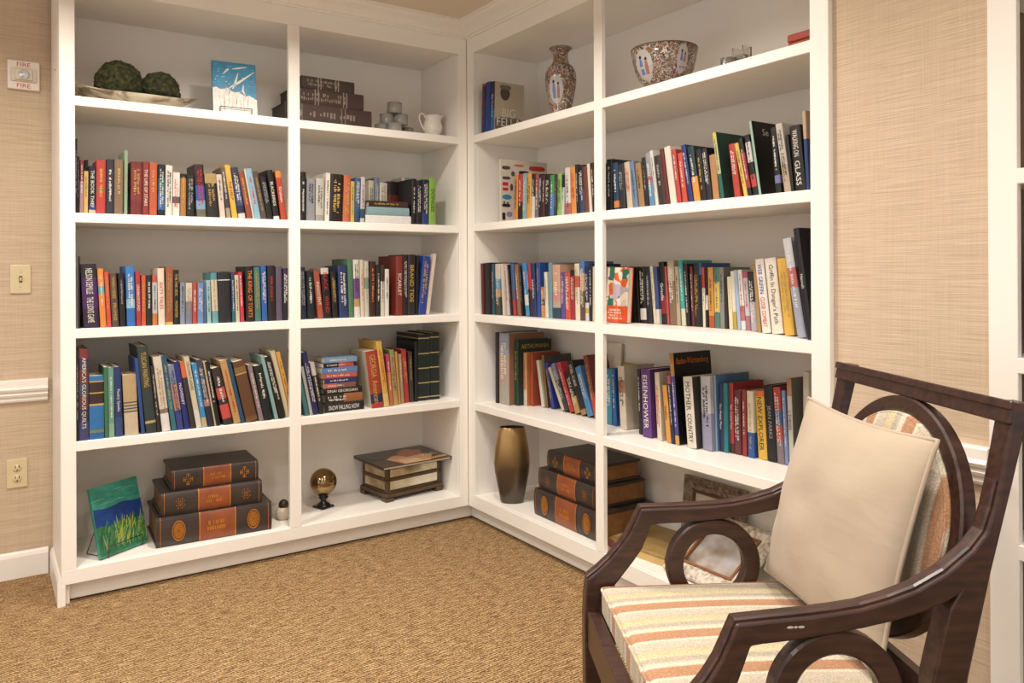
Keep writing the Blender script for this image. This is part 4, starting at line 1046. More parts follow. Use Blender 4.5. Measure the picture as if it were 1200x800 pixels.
# ---- vase and bowl with many coloured enamel
def famille(name, sc):
    m, nt, b = base_mat(name); L = nt.links
    tc = N(nt, 'ShaderNodeTexCoord'); v = N(nt, 'ShaderNodeTexVoronoi'); v.inputs['Scale'].default_value = sc
    no = N(nt, 'ShaderNodeTexNoise'); no.inputs['Scale'].default_value = sc*.5; mx = N(nt, 'ShaderNodeMixRGB'); mx.inputs[0].default_value = .08
    L.new(tc.outputs['Object'], no.inputs['Vector']); L.new(tc.outputs['Object'], mx.inputs[1]); L.new(no.outputs['Color'], mx.inputs[2]); L.new(mx.outputs[0], v.inputs['Vector'])
    s = N(nt, 'ShaderNodeSeparateColor'); L.new(v.outputs['Color'], s.inputs[0]); r = N(nt, 'ShaderNodeValToRGB'); r.color_ramp.interpolation = 'CONSTANT'
    st = ((0, '#b0a090'), (.18, '#7a5048'), (.32, '#56604e'), (.44, '#a08c7c'), (.56, '#96625e'), (.66, '#4c5c62'), (.74, '#7a6238'), (.86, '#33261f'), (.94, '#cfc4b8'))
    while len(r.color_ramp.elements) < len(st): r.color_ramp.elements.new(.5)
    for e, (p_, c_) in zip(r.color_ramp.elements, st): e.position = p_; e.color = lin(c_)
    L.new(s.outputs[0], r.inputs[0]); L.new(r.outputs[0], b.inputs['Base Color']); b.inputs['Roughness'].default_value = .18
    return m
FAM = famille('enamelled_porcelain', 100); FAMB = famille('enamelled_porcelain_bowl', 120)
pl_ = [plain(c, .2) for c in ('#b4b0ac', '#5f74a0', '#9a6a60', '#2f2a28')]
def panel(parent, radf, z0, z1, ang, half, seed, name='painted_panel'):
    """oval scene wrapped on a lathed body; radf(z) -> radius"""
    bm = newbm(); n = 20; rows = []
    zc, zr = (z0+z1)/2, (z1-z0)/2
    for i in range(n+1):
        z = zc-zr+2*zr*i/n; hw = half*math.sqrt(max(0, 1-((z-zc)/zr)**2))+.0001
        rows.append([bm.verts.new(((radf(z)+.0008)*math.cos(ang+hw*k/5), (radf(z)+.0008)*math.sin(ang+hw*k/5), z)) for k in range(-5, 6)])
    for a, b in zip(rows, rows[1:]):
        for k in range(10): bm.faces.new((a[k], a[k+1], b[k+1], b[k])).smooth = True
    rnd = random.Random(seed)
    def fig(a0, zb, wd, ht, mi):
        rr = []
        for z in (zb, zb+ht*.6, zb+ht):
            w_ = wd*(1 if z < zb+ht*.9 else .5); rr.append([bm.verts.new(((radf(z)+.0014)*math.cos(a0+w_*s), (radf(z)+.0014)*math.sin(a0+w_*s), z)) for s in (-1, 0, 1)])
        for a, b in zip(rr, rr[1:]):
            for k in range(2): bm.faces.new((a[k], a[k+1], b[k+1], b[k])).material_index = mi
    fig(ang-half*.25, zc-zr*.6, half*.22, zr*1.0, 1); fig(ang+half*.35, zc-zr*.6, half*.2, zr*.85, 2); fig(ang-half*.25, zc+zr*.42, half*.14, zr*.2, 3); fig(ang+half*.35, zc+zr*.28, half*.12, zr*.18, 3)
    return obj(name, bm, pl_, parent)
p = onX(658.5, 400, .10); vh = .262*1.0
VP = [(0, 0), (.042, 0), (.044, .006), (.047, .03), (.058, .07), (.067, .11), (.072, .145), (.070, .170), (.058, .192), (.040, .206), (.034, .222), (.033, .240), (.036, .252), (.048, .262), (.050, .268), (.046, .268), (.032, .252), (.028, .235), (.03, .2), (0, .19)]
zt = onX(658, 56, .10).z-RSH[0]; kv = zt/.268; wv = abs(onX(640, 400, .10).y-onX(677, 400, .10).y)
# true width from the angle subtended
dist = (Vector((.10, p.y, 1.9))-CAM).dot(FW); rv = 37/2/FPX*dist/.072
t = thing('vase', 'tall porcelain vase with multicoloured enamel and oval scene, top shelf, third bay', 'vase', M=Matrix.Translation((.10, p.y, RSH[0])))
def lerp_prof(P, z):
    for (r0, z0), (r1, z1) in zip(P, P[1:]):
        if z0 <= z <= z1 and z1 > z0: return r0+(r1-r0)*(z-z0)/(z1-z0)
    return P[1][0]
bm = newbm(); VS = [(r*rv, z*kv) for r, z in VP]; lathe(bm, VS, 48, cap=False); obj('body', bm, FAM, t)
cang = math.atan2(CAM.y-p.y, CAM.x-.10)
panel(t, lambda z: lerp_prof(VS[:10], z), .045*kv, .155*kv, cang-.35, .52, 1)
bm = newbm(); tube(bm, [(.0485*rv*math.cos(a*math.pi/16), .0485*rv*math.sin(a*math.pi/16), .266*kv) for a in range(32)], .0032, 8, closed=True); obj('rim', bm, plain('#7a8a78', .2, var=.3, scale=60), t)
p = onX(780, 400, .13); dist = (Vector((.13, p.y, 1.95))-CAM).dot(FW); rb = 77/2/FPX*dist
hb = onX(780, 58.5, .13).z-RSH[0]
BP = [(0, 0), (.40, 0), (.42, .07), (.40, .10), (.60, .18), (.77, .32), (.88, .52), (.95, .76), (1.0, 1.0), (.97, 1.0), (.92, .78), (.84, .54), (.72, .34), (.5, .22), (0, .16)]
BS = [(r*rb, z*hb) for r, z in BP]
t = thing('bowl', 'wide porcelain bowl covered in multicoloured enamel flowers, top shelf, rightmost bay', 'bowl', M=Matrix.Translation((.13, p.y, RSH[0])))
bm = newbm(); lathe(bm, BS, 56, cap=False); obj('body', bm, FAMB, t)
cang = math.atan2(CAM.y-p.y, CAM.x-.13); panel(t, lambda z: lerp_prof(BS[:9], z), .2*hb, .9*hb, cang-.75, .36, 2); panel(t, lambda z: lerp_prof(BS[:9], z), .3*hb, .95*hb, cang+.62, .2, 3)
bm = newbm(); tube(bm, [(rb*.985*math.cos(a*math.pi/20), rb*.985*math.sin(a*math.pi/20), hb) for a in range(40)], .0028, 8, closed=True); obj('rim', bm, plain('#5a4634', .25), t)
# ---- red lacquer box
a = onX(925, 400, .14); zt = onX(925, 41, .14).z
t = thing('wooden_box', 'dark red lacquered box half hidden by the right frame, top shelf, rightmost bay', 'box', M=MR_@Matrix.Translation((-a.y, .14, RSH[0])))
RL = plain('#a03a1e', .4, var=.12, scale=12, name='red_lacquer'); hh = zt-RSH[0]
bm = newbm(); box(bm, (0, 0, 0), (.17, .15, hh*.68), .002); obj('body', bm, RL, t); bm = newbm(); box(bm, (-.002, -.002, hh*.70), (.172, .152, hh), .003); obj('lid', bm, RL, t)
# ---- faux book boxes
LEA = plain('#3a302c', .38, var=.2, scale=14, name='dark_leather'); LEAR = plain('#8a4a2c', .36, var=.2, scale=14, name='russet_leather'); GOLD = plain('#c07a2a', .35, metal=.3, var=.15, name='gold_tooling')
EDGE = plain('#8a5f34', .55, var=.2, scale=40, name='gilt_brown_edges')
def faux(M, W, H, D, label, group, emblem, place):
    t = thing('book_box', label, 'book box', M=M, group=group)
    bm = newbm(); rr = .012
    # C-shaped leather case: spine at front (y=0), boards top and bottom overhanging the page block
    box(bm, (0, .006, 0), (W, D, .012), .003, seg=2); box(bm, (0, .006, H-.012), (W, D, H), .003, seg=2)
    prof = [(0+.010*(1-math.cos(a)), H*.5+(H*.5-.0005)*math.sin(a)) for a in [math.pi*(-.5+k/10) for k in range(11)]]
    pts = [(.010-.010*math.cos(math.pi*(-.5+k/10)), H/2+(H/2)*math.sin(math.pi*(-.5+k/10))) for k in range(11)]
    prism(bm, [(y, z) for y, z in pts]+[(.014, H), (.014, 0)], .001, W-.001, axis='x')
    obj('case', bm, LEA, t)
    bm = newbm(); box(bm, (.007, .014, .0125), (W-.007, D-.006, H-.0125), 0); obj('page_block', bm, EDGE, t)
    bm = newbm(); pts2 = [(y-.0012, z) for y, z in pts]
    for i in range(10):
        f = [bm.verts.new(v) for v in ((W*.36, *pts2[i]), (W*.67, *pts2[i]), (W*.67, *pts2[i+1]), (W*.36, *pts2[i+1]))]; bm.faces.new(f).smooth = True
    bm.normal_update(); obj('spine_label', bm, LEAR, t)
    for x in (W*.36, W*.67, W*.035, W*.965):
        bm = newbm()
        for i in range(10):
            g = .0022 if .1 < x/W < .9 else .0009
            f = [bm.verts.new(v) for v in ((x-g, pts2[i][0]-.0004, pts2[i][1]), (x+g, pts2[i][0]-.0004, pts2[i][1]), (x+g, pts2[i+1][0]-.0004, pts2[i+1][1]), (x-g, pts2[i+1][0]-.0004, pts2[i+1][1]))]; bm.faces.new(f)
        obj('gilt_band', bm, GOLD, t)
    for x in (W*.185, W*.83):
        bm = newbm(); n = 20; s = H*.3
        def P(a, r, y=-.0016): return bm.verts.new((x+r*s*(.62 if emblem == 'oval' else .8)*math.cos(a), y, H/2+r*s*math.sin(a)))
        if emblem == 'oval':
            for r0, r1 in ((1.15, 1.02), (.9, .1)):
                for k in range(n):
                    a0, a1 = 2*math.pi*k/n, 2*math.pi*(k+(1 if r1 > .5 else .7))/n
                    bm.faces.new((P(a0, r0), P(a1, r0), P(a1, r1), P(a0, r1)))
        elif emblem == 'star':
            for k in range(8):
                a = math.pi*k/4; bm.faces.new((P(a-.18, .25), P(a, .95 if k % 2 else .7), P(a+.18, .25), P(a, .1)))
            for k in range(8):
                a = math.pi*k/4+.39; bm.faces.new((P(a-.1, .75), P(a, .9), P(a+.1, .75), P(a, .62)))
        else:
            for k in range(4):
                a = math.pi*k/2; bm.faces.new((P(a-.12, .1), P(a-.1, .8), P(a+.1, .8), P(a+.12, .1))); bm.faces.new((P(a-.5, .75), P(a-.3, .95), P(a+.3, .95), P(a+.5, .75), P(a+.2, .8), P(a-.2, .8)))
            for k in range(6):
                a = math.pi*k/3; bm.faces.new((P(a, .62), P(a+.7, .62), P(a+.7, .5), P(a, .5)))
        obj('gilt_emblem', bm, GOLD, t)
    bm = newbm(); marks(bm, W*.42, W*.62, H*.32, H*.7, -.0018, 2, int(W*1000), 'across'); obj('title_lettering', bm, GOLD, t)
    return t
def faux_stack(M, nm, where):
    z = 0; g = 'leather book boxes on the %s' % where
    for W, H, D, dx, dy, em, s in ((.453, .118, .30, 0, 0, 'oval', 'largest, bottom'), (.398, .092, .27, .018, .012, 'star', 'middle'), (.345, .082, .235, .06, .03, 'cross', 'smallest, top')):
        faux(M@Matrix.Translation((dx, dy, z)), W, H, D, '%s brown leather book-shaped box, %s' % (s, nm), g, em, where); z += H+.0006
faux_stack(Matrix.Translation((-1.41, .052, LSH[4]+.0004))@Matrix.Rotation(R(-3.), 4, 'Z'), 'beside the green painting', 'left bottom shelf')
faux_stack(MR_@Matrix.Translation((.452, .064, RSH[4]+.0004))@Matrix.Rotation(R(-1.5), 4, 'Z'), 'bottom shelf behind the upright', 'right bottom shelf')
# ---- little white pot with dark top
p = onZ(329, 606, LSH[4]); t = thing('figurine', 'tiny white and dark brown egg-shaped figurine beside the upright, bottom shelf', 'ornament', (p.x, .14, LSH[4]))
bm = newbm(); lathe(bm, [(0, 0), (.018, 0), (.026, .008), (.032, .026), (.030, .042), (.022, .054), (0, .056)], 24, cap=False); obj('pot', bm, plain('#c9bca6', .3, var=.15), t, smooth=True)
bm = newbm(); bmesh.ops.create_icosphere(bm, subdivisions=3, radius=.022)
for v in bm.verts: v.co = Vector((v.co.x+.004, v.co.y, v.co.z*1.15+.062))
obj('dark_shell', bm, plain('#3a2a20', .35, var=.3), t, smooth=True)
# ---- ball on stand
p = onZ(379, 594, LSH[4]); t = thing('glass_ball_ornament', 'amber mercury glass ball on a small black stand, bottom shelf, second bay', 'ornament', (p.x, p.y, LSH[4]))
dist = (p-CAM).dot(FW); kk = dist/FPX; rb = 15.6*kk; zc = 29.5*kk
bm = newbm(); bmesh.ops.create_uvsphere(bm, u_segments=40, v_segments=24, radius=rb)
for v in bm.verts: v.co.z += zc+.001
obj('ball', bm, ramp_mat('mercury_glass', ((.3, '#7a6240'), (.6, '#b89c70'), (.8, '#e0caa0')), scale=9, rough=.12, metal=.9, detail=6), t, smooth=True)
s_ = (zc-rb)/.072*1.0
bm = newbm(); box(bm, (-.036, -.036, 0), (.036, .036, .010), .003); lathe(bm, [(.034, .010), (.030, .016), (.014, .026), (.013, .036), (.024, .048), (.012, .056), (.014, .062), (.027, s_*.072+.004), (.02, s_*.072+.001), (0, s_*.072-.002)], 24, M=Matrix.Scale(1, 4), cap=False); obj('stand', bm, plain('#17120f', .3), t)
t.rotation_euler.z = R(20)
# ---- mirrored casket
cn = onZ(444, 588, LSH[4]); cl = onZ(414, 573, LSH[4]); cr = onZ(522, 570.5, LSH[4])
BRZ = plain('#5a4630', .38, metal=.35, var=.15, scale=25, name='bronze_wood')
MIR = ramp_mat('antique_mirror', ((.35, '#a88858'), (.5, '#d2c6a8'), (.7, '#efe9dc')), scale=5, rough=.15, metal=.55)
t = thing('casket', 'bronze casket with antiqued mirror panels, bottom shelf, second bay', 'box', M=Matrix.Translation((-.245, .235, LSH[4]))@Matrix.Rotation(R(8), 4, 'Z'))
W, D, H = .338, .235, .165
bm = newbm(); box(bm, (-W/2, -D/2, .020), (W/2, D/2, .040), .004); box(bm, (-W/2+.008, -D/2+.008, .040), (W/2-.008, D/2-.008, .048), .002)
box(bm, (-W/2+.014, -D/2+.014, .048), (W/2-.014, D/2-.014, H-.016), 0)
for sx_ in (-1, 1):
    for sy_ in (-1, 1): box(bm, (sx_*(W/2-.018)-.009, sy_*(D/2-.018)-.009, .048), (sx_*(W/2-.018)+.009, sy_*(D/2-.018)+.009, H-.012), .002)
box(bm, (-W/2+.009, -D/2+.009, .096), (W/2-.009, D/2-.009, .110), .002)
obj('body', bm, BRZ, t)
bm = newbm(); box(bm, (-W/2+.004, -D/2+.004, H-.0119), (W/2-.004, D/2-.004, H), .003); obj('lid', bm, BRZ, t)
for sx_ in (-1, 1):
    for sy_ in (-1, 1):
        bm = newbm(); X_, Y_ = sx_*(W/2-.022), sy_*(D/2-.022); prism(bm, [(-.02, 0), (.02, 0), (.022, .02), (-.022, .02)], -.02, .02, M=Matrix.Translation((X_, Y_, 0))); obj('foot', bm, BRZ, t)
for z0, z1 in ((.053, .093), (.113, H-.016)):
    for s in (-1, 1):
        bm = newbm(); box(bm, (-W/2+.03, s*(D/2-.0125)-.001, z0), (W/2-.03, s*(D/2-.0125)+.001, z1)); obj('mirror_panel', bm, MIR, t)
        bm = newbm(); box(bm, (s*(W/2-.0125)-.001, -D/2+.03, z0), (s*(W/2-.0125)+.001, D/2-.03, z1)); obj('mirror_panel', bm, MIR, t)
t = thing('book', 'large glossy brown picture book lying on the mirrored casket', 'book', M=Matrix.Translation((-.245, .222, LSH[4]+H+.0005))@Matrix.Rotation(R(3), 4, 'Z'))
bm = newbm(); box(bm, (-.185, -.15, .002), (.182, .148, .0115)); obj('pages', bm, PAGEM, t)
CVM = plain('#3a2418', .22, var=.3, scale=8, name='glossy_cover')
bm = newbm(); box(bm, (-.19, -.155, 0), (.19, .152, .0019)); box(bm, (-.19, -.155, .0116), (.19, .152, .0140)); box(bm, (-.1925, -.155, 0), (-.1901, .152, .014)); obj('cover', bm, CVM, t)
bm = newbm()
def tp(pts, mi, z):
    bm.faces.new([bm.verts.new((x, y, z)) for x, y in pts]).material_index = mi
tp([(-.07, -.15), (.07, -.15), (.13, -.06), (.1, .0), (.02, .03), (-.05, .02), (-.11, -.03)], 0, .0146); tp([(.0, -.04), (.1, -.02), (.13, .06), (.08, .12), (.02, .09), (-.02, .02)], 1, .0150); tp([(-.06, -.13), (.04, -.13), (.02, -.08), (-.07, -.07)], 4, .0153); tp([(.07, -.14), (.18, -.13), (.18, -.10), (.07, -.11)], 2, .0148); tp([(-.17, .0), (-.1, .0), (-.1, .12), (-.17, .12)], 3, .0147)
obj('cover_picture', bm, [plain('#d8a878', .25), plain('#b06a3c', .25), plain('#d89a4a', .25), plain('#2c3c4c', .25), plain('#e6c8a0', .25)], t)
mm = text_mesh('VOGUES', .09, .03).copy(); mm.materials.clear(); mm.materials.append(plain('#e8e0d4', .3)); o = bpy.data.objects.new('title_lettering', mm); COL.objects.link(o); o.parent = t; o.matrix_local = Matrix.Translation((.115, -.05, .0153))@Matrix.Rotation(R(10), 4, 'Z')
# ---- bronze vase
p = onZ(596, 589, RSH[4]); dist = (p-CAM).dot(FW); kk = dist/FPX; pr = [(12, 0), (13.5, 1.5), (16.5, 17), (20, 35), (21, 46), (20, 62), (17, 79), (15, 88)]
prof = [(0, 0)]+[(r*kk, z*kk) for r, z in pr]+[(13.6*kk, 88*kk), (15*kk, 76*kk), (0, 40*kk)]
vm, nt, b = base_mat('bronze_glaze'); L = nt.links
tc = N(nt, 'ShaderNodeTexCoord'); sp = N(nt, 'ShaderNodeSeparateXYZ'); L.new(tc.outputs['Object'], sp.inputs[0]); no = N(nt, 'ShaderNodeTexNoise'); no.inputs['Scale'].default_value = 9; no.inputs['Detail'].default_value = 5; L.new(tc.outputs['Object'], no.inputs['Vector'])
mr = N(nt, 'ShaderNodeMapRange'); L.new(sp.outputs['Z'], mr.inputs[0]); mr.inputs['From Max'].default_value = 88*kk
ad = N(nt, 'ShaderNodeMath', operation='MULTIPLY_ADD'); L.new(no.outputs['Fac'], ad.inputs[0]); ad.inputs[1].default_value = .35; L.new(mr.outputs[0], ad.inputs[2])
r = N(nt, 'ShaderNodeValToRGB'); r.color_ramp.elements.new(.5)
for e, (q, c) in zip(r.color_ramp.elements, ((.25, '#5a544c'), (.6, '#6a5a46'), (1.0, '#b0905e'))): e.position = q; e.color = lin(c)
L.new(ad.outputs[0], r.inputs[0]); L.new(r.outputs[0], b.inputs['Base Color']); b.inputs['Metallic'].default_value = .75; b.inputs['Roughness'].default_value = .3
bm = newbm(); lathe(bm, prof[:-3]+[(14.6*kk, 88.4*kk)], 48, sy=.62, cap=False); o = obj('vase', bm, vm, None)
bm = newbm(); lathe(bm, [(14.6*kk, 88.4*kk), (13.6*kk, 86*kk), (15*kk, 74*kk), (0, 50*kk)], 48, sy=.62, cap=False); obj('interior', bm, plain('#2a1c12', .6), o); o.matrix_world = Matrix.Translation((p.x+.02, p.y, RSH[4]+.0004))@Matrix.Rotation(YAW, 4, 'Z'); tag(o, 'bronze coloured flattened vase, bottom shelf, third bay', 'vase')  # interior coloured dark to stand in for the shade inside the mouth
# ---- things on the bottom shelf behind the armchair
t = thing('flat_box', 'flat tan box lying on the bottom shelf behind the armchair', 'box', M=MR_@Matrix.Translation((.955, .06, RSH[4]))@Matrix.Rotation(R(6), 4, 'Z'))
bm = newbm(); box(bm, (0, 0, 0), (.27, .26, .028), .002); obj('body', bm, plain('#c4a266', .5, var=.1), t); bm = newbm(); box(bm, (-.002, -.002, .0285), (.272, .262, .040), .002); obj('lid', bm, plain('#9a7f4c', .45, var=.1), t)
bm = newbm(); box(bm, (-.004, -.0045, .006), (.03, -.0022, .034), 0); obj('corner_guard', bm, plain('#8a4a38', .5), t)
def frame(name, label, M, W, H, fw, mats, tex=None):
    t = thing(name, label, 'picture frame', M=M)
    bm = newbm(); th = .025
    pr = [(0, 0), (fw, 0), (fw, -.012), (fw*.8, -.02), (fw*.3, -.026), (0, -.014)]
    # mitred moulding
    def ring(f): return f
    cs = [(-W/2, 0), (W/2, 0), (W/2, H), (-W/2, H)]; nrm = [(1, 1), (-1, 1), (-1, -1), (1, -1)]
    rings = [[bm.verts.new((c[0]+n_[0]*a, y, c[1]+n_[1]*a)) for a, y in pr] for c, n_ in zip(cs, nrm)]
    for i in range(4):
        a, b_ = rings[i], rings[(i+1) % 4]
        for k in range(len(pr)): bm.faces.new((a[k], a[(k+1) % len(pr)], b_[(k+1) % len(pr)], b_[k]))
    bmesh.ops.recalc_face_normals(bm, faces=bm.faces); obj('moulding', bm, mats[0], t)
    bm = newbm(); q = fw
    for lo, hi in (((-W/2+q, -.018, q), (W/2-q, -.006, q+.008)), ((-W/2+q, -.018, H-q-.008), (W/2-q, -.006, H-q)), ((-W/2+q, -.018, q+.0081), (-W/2+q+.008, -.006, H-q-.0081)), ((W/2-q-.008, -.018, q+.0081), (W/2-q, -.006, H-q-.0081))): box(bm, lo, hi)
    obj('inner_lip', bm, mats[1], t)
    bm = newbm(); box(bm, (-W/2+q+.001, -.006, q+.001), (W/2-q-.001, -.001, H-q-.001)); obj('picture', bm, mats[2], t)
    return t
WW = ramp_mat('whitewashed_carving', ((.3, '#8a7a68'), (.5, '#cfc4b4'), (.7, '#e8e0d4')), scale=55, detail=8, rough=.8, bump=1, bdist=.006)
PIC = ramp_mat('faded_photo', ((.38, '#5f5048'), (.47, '#a89a8e'), (.56, '#c6c4c4'), (.8, '#b8bcc4')), scale=5, detail=3, rough=.2)
def behind(px, py, x): return onX(px, py, x)
c = onZ(800, 660, .1715)
frame('framed_picture', 'whitewashed carved picture frame tipped on its corner, seen through the chair arm', Matrix.Translation((max(.006, c.x-.043), c.y-.11, RSH[4]+.006))@Matrix.Rotation(R(-90), 4, 'Z')@Matrix.Rotation(R(-58), 4, 'X'), .32, .29, .05, [WW, plain('#8a5a34', .4), PIC])
c = behind(835, 585, .34)
frame('framed_picture', 'grey brown carved frame leaning at the back behind the chair arm', Matrix.Translation((.335, c.y, RSH[4]+.001))@Matrix.Rotation(R(-90), 4, 'Z')@Matrix.Rotation(R(-6), 4, 'X'), .30, .27, .05, [ramp_mat('carved_stone', ((.3, '#4f4436'), (.5, '#7e7060'), (.7, '#a09280')), scale=60, detail=8, rough=.85, bump=1, bdist=.006), plain('#6a4426', .4), plain('#cfc8be', .5)])
# ---- books in the bookcase at the right edge
def edge_book(y, z, ins, w, h, spec, ink, label, text=None):
    t = thing('book', label, 'book', M=MR_@Matrix.Translation((-y, ins, z+.0004)), group='books in the bookcase cut off by the right edge'); make_book(t, w, h, .16, spec, None, True, ink, text, seed=int(-y*100))
for k, (s0, w, h, sp, ink, lb) in enumerate([(2.462, .022, .215, '14141c', None, 'black book nearest the frame in the right edge bookcase, third shelf'), (2.486, .03, .235, '.3:e8e4dc,.12:16161a,.1:d8d4cc,.48:16161a', 'w', 'black and white book in the right edge bookcase, third shelf'), (2.518, .03, .22, '2a3a6a', 'w', 'navy book in the right edge bookcase, third shelf')]):
    edge_book(-s0, RSH[2], .05, w, h, sp, ink, lb)
for k, (s0, w, h, sp, ink, lb) in enumerate([(2.455, .03, .20, '.5:1c3c5c,.2:6a2a1c,.2:c8a83a,.1:1c2c5c', 'w', 'navy, red and yellow book in the right edge bookcase, fourth shelf'), (2.487, .03, .18, '7ab0c8', 'w', 'pale blue book in the right edge bookcase, fourth shelf'), (2.52, .03, .2, 'c8b8a0', 'k', 'beige book in the right edge bookcase, fourth shelf')]):
    edge_book(-s0, RSH[3], .05, w, h, sp, ink, lb)
# ------------------------------------------------------------------ armchair (local x: front to back, y: near arm to far arm)
A2 = Vector((-0.98163, -2.43341, 0)); EX = Vector((0.8688649, -0.49504928, 0)); EY = Vector((0.49504928, 0.8688649, 0))
MC = Matrix((EX, EY, Vector((0, 0, 1)))).transposed().to_4x4(); MC.translation = A2+EX*.2+EY*.325
T0 = Matrix.Translation((-.2, -.325, 0))
wm, nt, b = base_mat('dark_walnut_lacquer'); L = nt.links
tc = N(nt, 'ShaderNodeTexCoord'); mp = N(nt, 'ShaderNodeMapping'); mp.inputs['Scale'].default_value = (2, 14, 14); L.new(tc.outputs['Object'], mp.inputs['Vector'])
no = N(nt, 'ShaderNodeTexNoise'); no.inputs['Scale'].default_value = 6; no.inputs['Detail'].default_value = 6; L.new(mp.outputs['Vector'], no.inputs['Vector'])
r = N(nt, 'ShaderNodeValToRGB'); r.color_ramp.elements[0].position = .35; r.color_ramp.elements[1].position = .7; r.color_ramp.elements[0].color = lin('#2a1712'); r.color_ramp.elements[1].color = lin('#45291f')
L.new(no.outputs['Fac'], r.inputs['Fac']); L.new(r.outputs['Color'], b.inputs['Base Color']); b.inputs['Roughness'].default_value = .4; b.inputs['Coat Weight'].default_value = .15; b.inputs['Coat Roughness'].default_value = .2
WOOD = wm
chair = thing('armchair', 'dark wood open-frame armchair with round arm insets and striped upholstery', 'armchair', M=MC)
TOPP = [(.0, .655), (.06, .657), (.12, .659), (.173, .662), (.216, .666), (.265, .676), (.313, .690), (.366, .715), (.413, .749), (.438, .777), (.452, .815), (.463, .860), (.489, .993)]
FRONT = [(-.136, .40), (-.133, .46), (-.128, .492), (-.104, .510), (-.075, .536), (-.048, .567), (-.027, .597), (-.012, .628)]
REAR = [(.519, .993), (.484, .855), (.447, .715), (.404, .540), (.385, .42), (.392, .30), (.42, .12), (.452, 0)]
UND = [(.412, 0), (.378, .13), (.348, .30), (.336, .42), (.339, .538), (.355, .600), (.370, .655), (.385, .678), (.366, .668), (.32, .653), (.277, .643), (.216, .634), (.148, .627), (.09, .622), (.042, .620), (.024, .618), (.014, .592), (.002, .562), (-.018, .533), (-.046, .497), (-.075, .462), (-.092, .432), (-.096, .40)]
def side(far):
    poly = FRONT+TOPP+REAR+UND+[(-.098, .0), (-.134, .0)]
    th = .042
    def yf(x):
        k = .034*max(0, min(1, (x+.05)/.5))
        return (.65-k-th, .65-k) if far else (k, k+th)
    bm = newbm(); prism(bm, poly, 0, 0, yfun=yf, bev=.004, M=T0)
    return bm
for far in (0, 1):
    o = obj('side_frame', side(far), WOOD, chair)
    # raised bead along the arm top
    def yc(x):
        k = .034*max(0, min(1, (x+.05)/.5)); return (.65-k-.021) if far else k+.021
    bm = newbm(); pts = [(x, z) for x, z in FRONT[2:]+TOPP[:-1]]
    L_ = []
    for x, z in pts: L_.append((x-.2, yc(x)-.325, z+.0015))
    # flat moulded strip
    n = len(L_); ring = []
    for i, p in enumerate(L_):
        a = Vector(L_[max(i-1, 0)]); c = Vector(L_[min(i+1, n-1)]); t = (c-a).normalized(); nn = Vector((-t.z, 0, t.x)); p = Vector(p)
        ring.append([bm.verts.new(p+Vector((0, dy, 0))+nn*dn) for dy, dn in ((-.013, -.004), (-.013, .002), (-.009, .0045), (.009, .0045), (.013, .002), (.013, -.004))])
    fs = []
    for a, c in zip(ring, ring[1:]):
        for k in range(6): fs.append(bm.faces.new((a[k], a[(k+1) % 6], c[(k+1) % 6], c[k])))
    fs.append(bm.faces.new(ring[0])); fs.append(bm.faces.new(ring[-1][::-1])); bmesh.ops.recalc_face_normals(bm, faces=fs)
    obj('arm_moulding', bm, WOOD, o)
    # round inset under the arm
    bm = newbm(); n = 56; ro, ri = .112, .074; cx_, cz_ = .174, .518; y0, y1 = ((.65-.014-.036), (.65-.014-.004)) if far else (.014+.004, .014+.036)
    sec = [(ri, y0+.004), (ri+.004, y0), (ro-.004, y0), (ro, y0+.004), (ro, y1-.004), (ro-.004, y1), (ri+.004, y1), (ri, y1-.004)]
    rg = [[bm.verts.new((cx_-.2+r_*math.cos(2*math.pi*i/n), y_-.325, cz_+r_*math.sin(2*math.pi*i/n))) for r_, y_ in sec] for i in range(n)]
    for i in range(n):
        a, c = rg[i], rg[(i+1) % n]
        for k in range(8): bm.faces.new((a[k], c[k], c[(k+1) % 8], a[(k+1) % 8])).smooth = False
    bmesh.ops.recalc_face_normals(bm, faces=bm.faces); obj('arm_ring', bm, WOOD, chair)
# seat rails
def cb_(name, lo, hi, bev=.003, M=None, parent=chair, mat=None):
    bm = newbm(); box(bm, lo, hi, bev, M=T0@(M or Matrix.Identity(4)), seg=2); return obj(name, bm, mat or WOOD, parent)
cb_('seat_rail', (-.130, .043, .335), (-.100, .607, .42)); cb_('seat_rail', (.335, .075, .335), (.365, .575, .42))
cb_('seat_rail', (-.095, .008, .335), (.336, .038, .408)); cb_('seat_rail', (-.095, .612, .335), (.336, .642, .408))
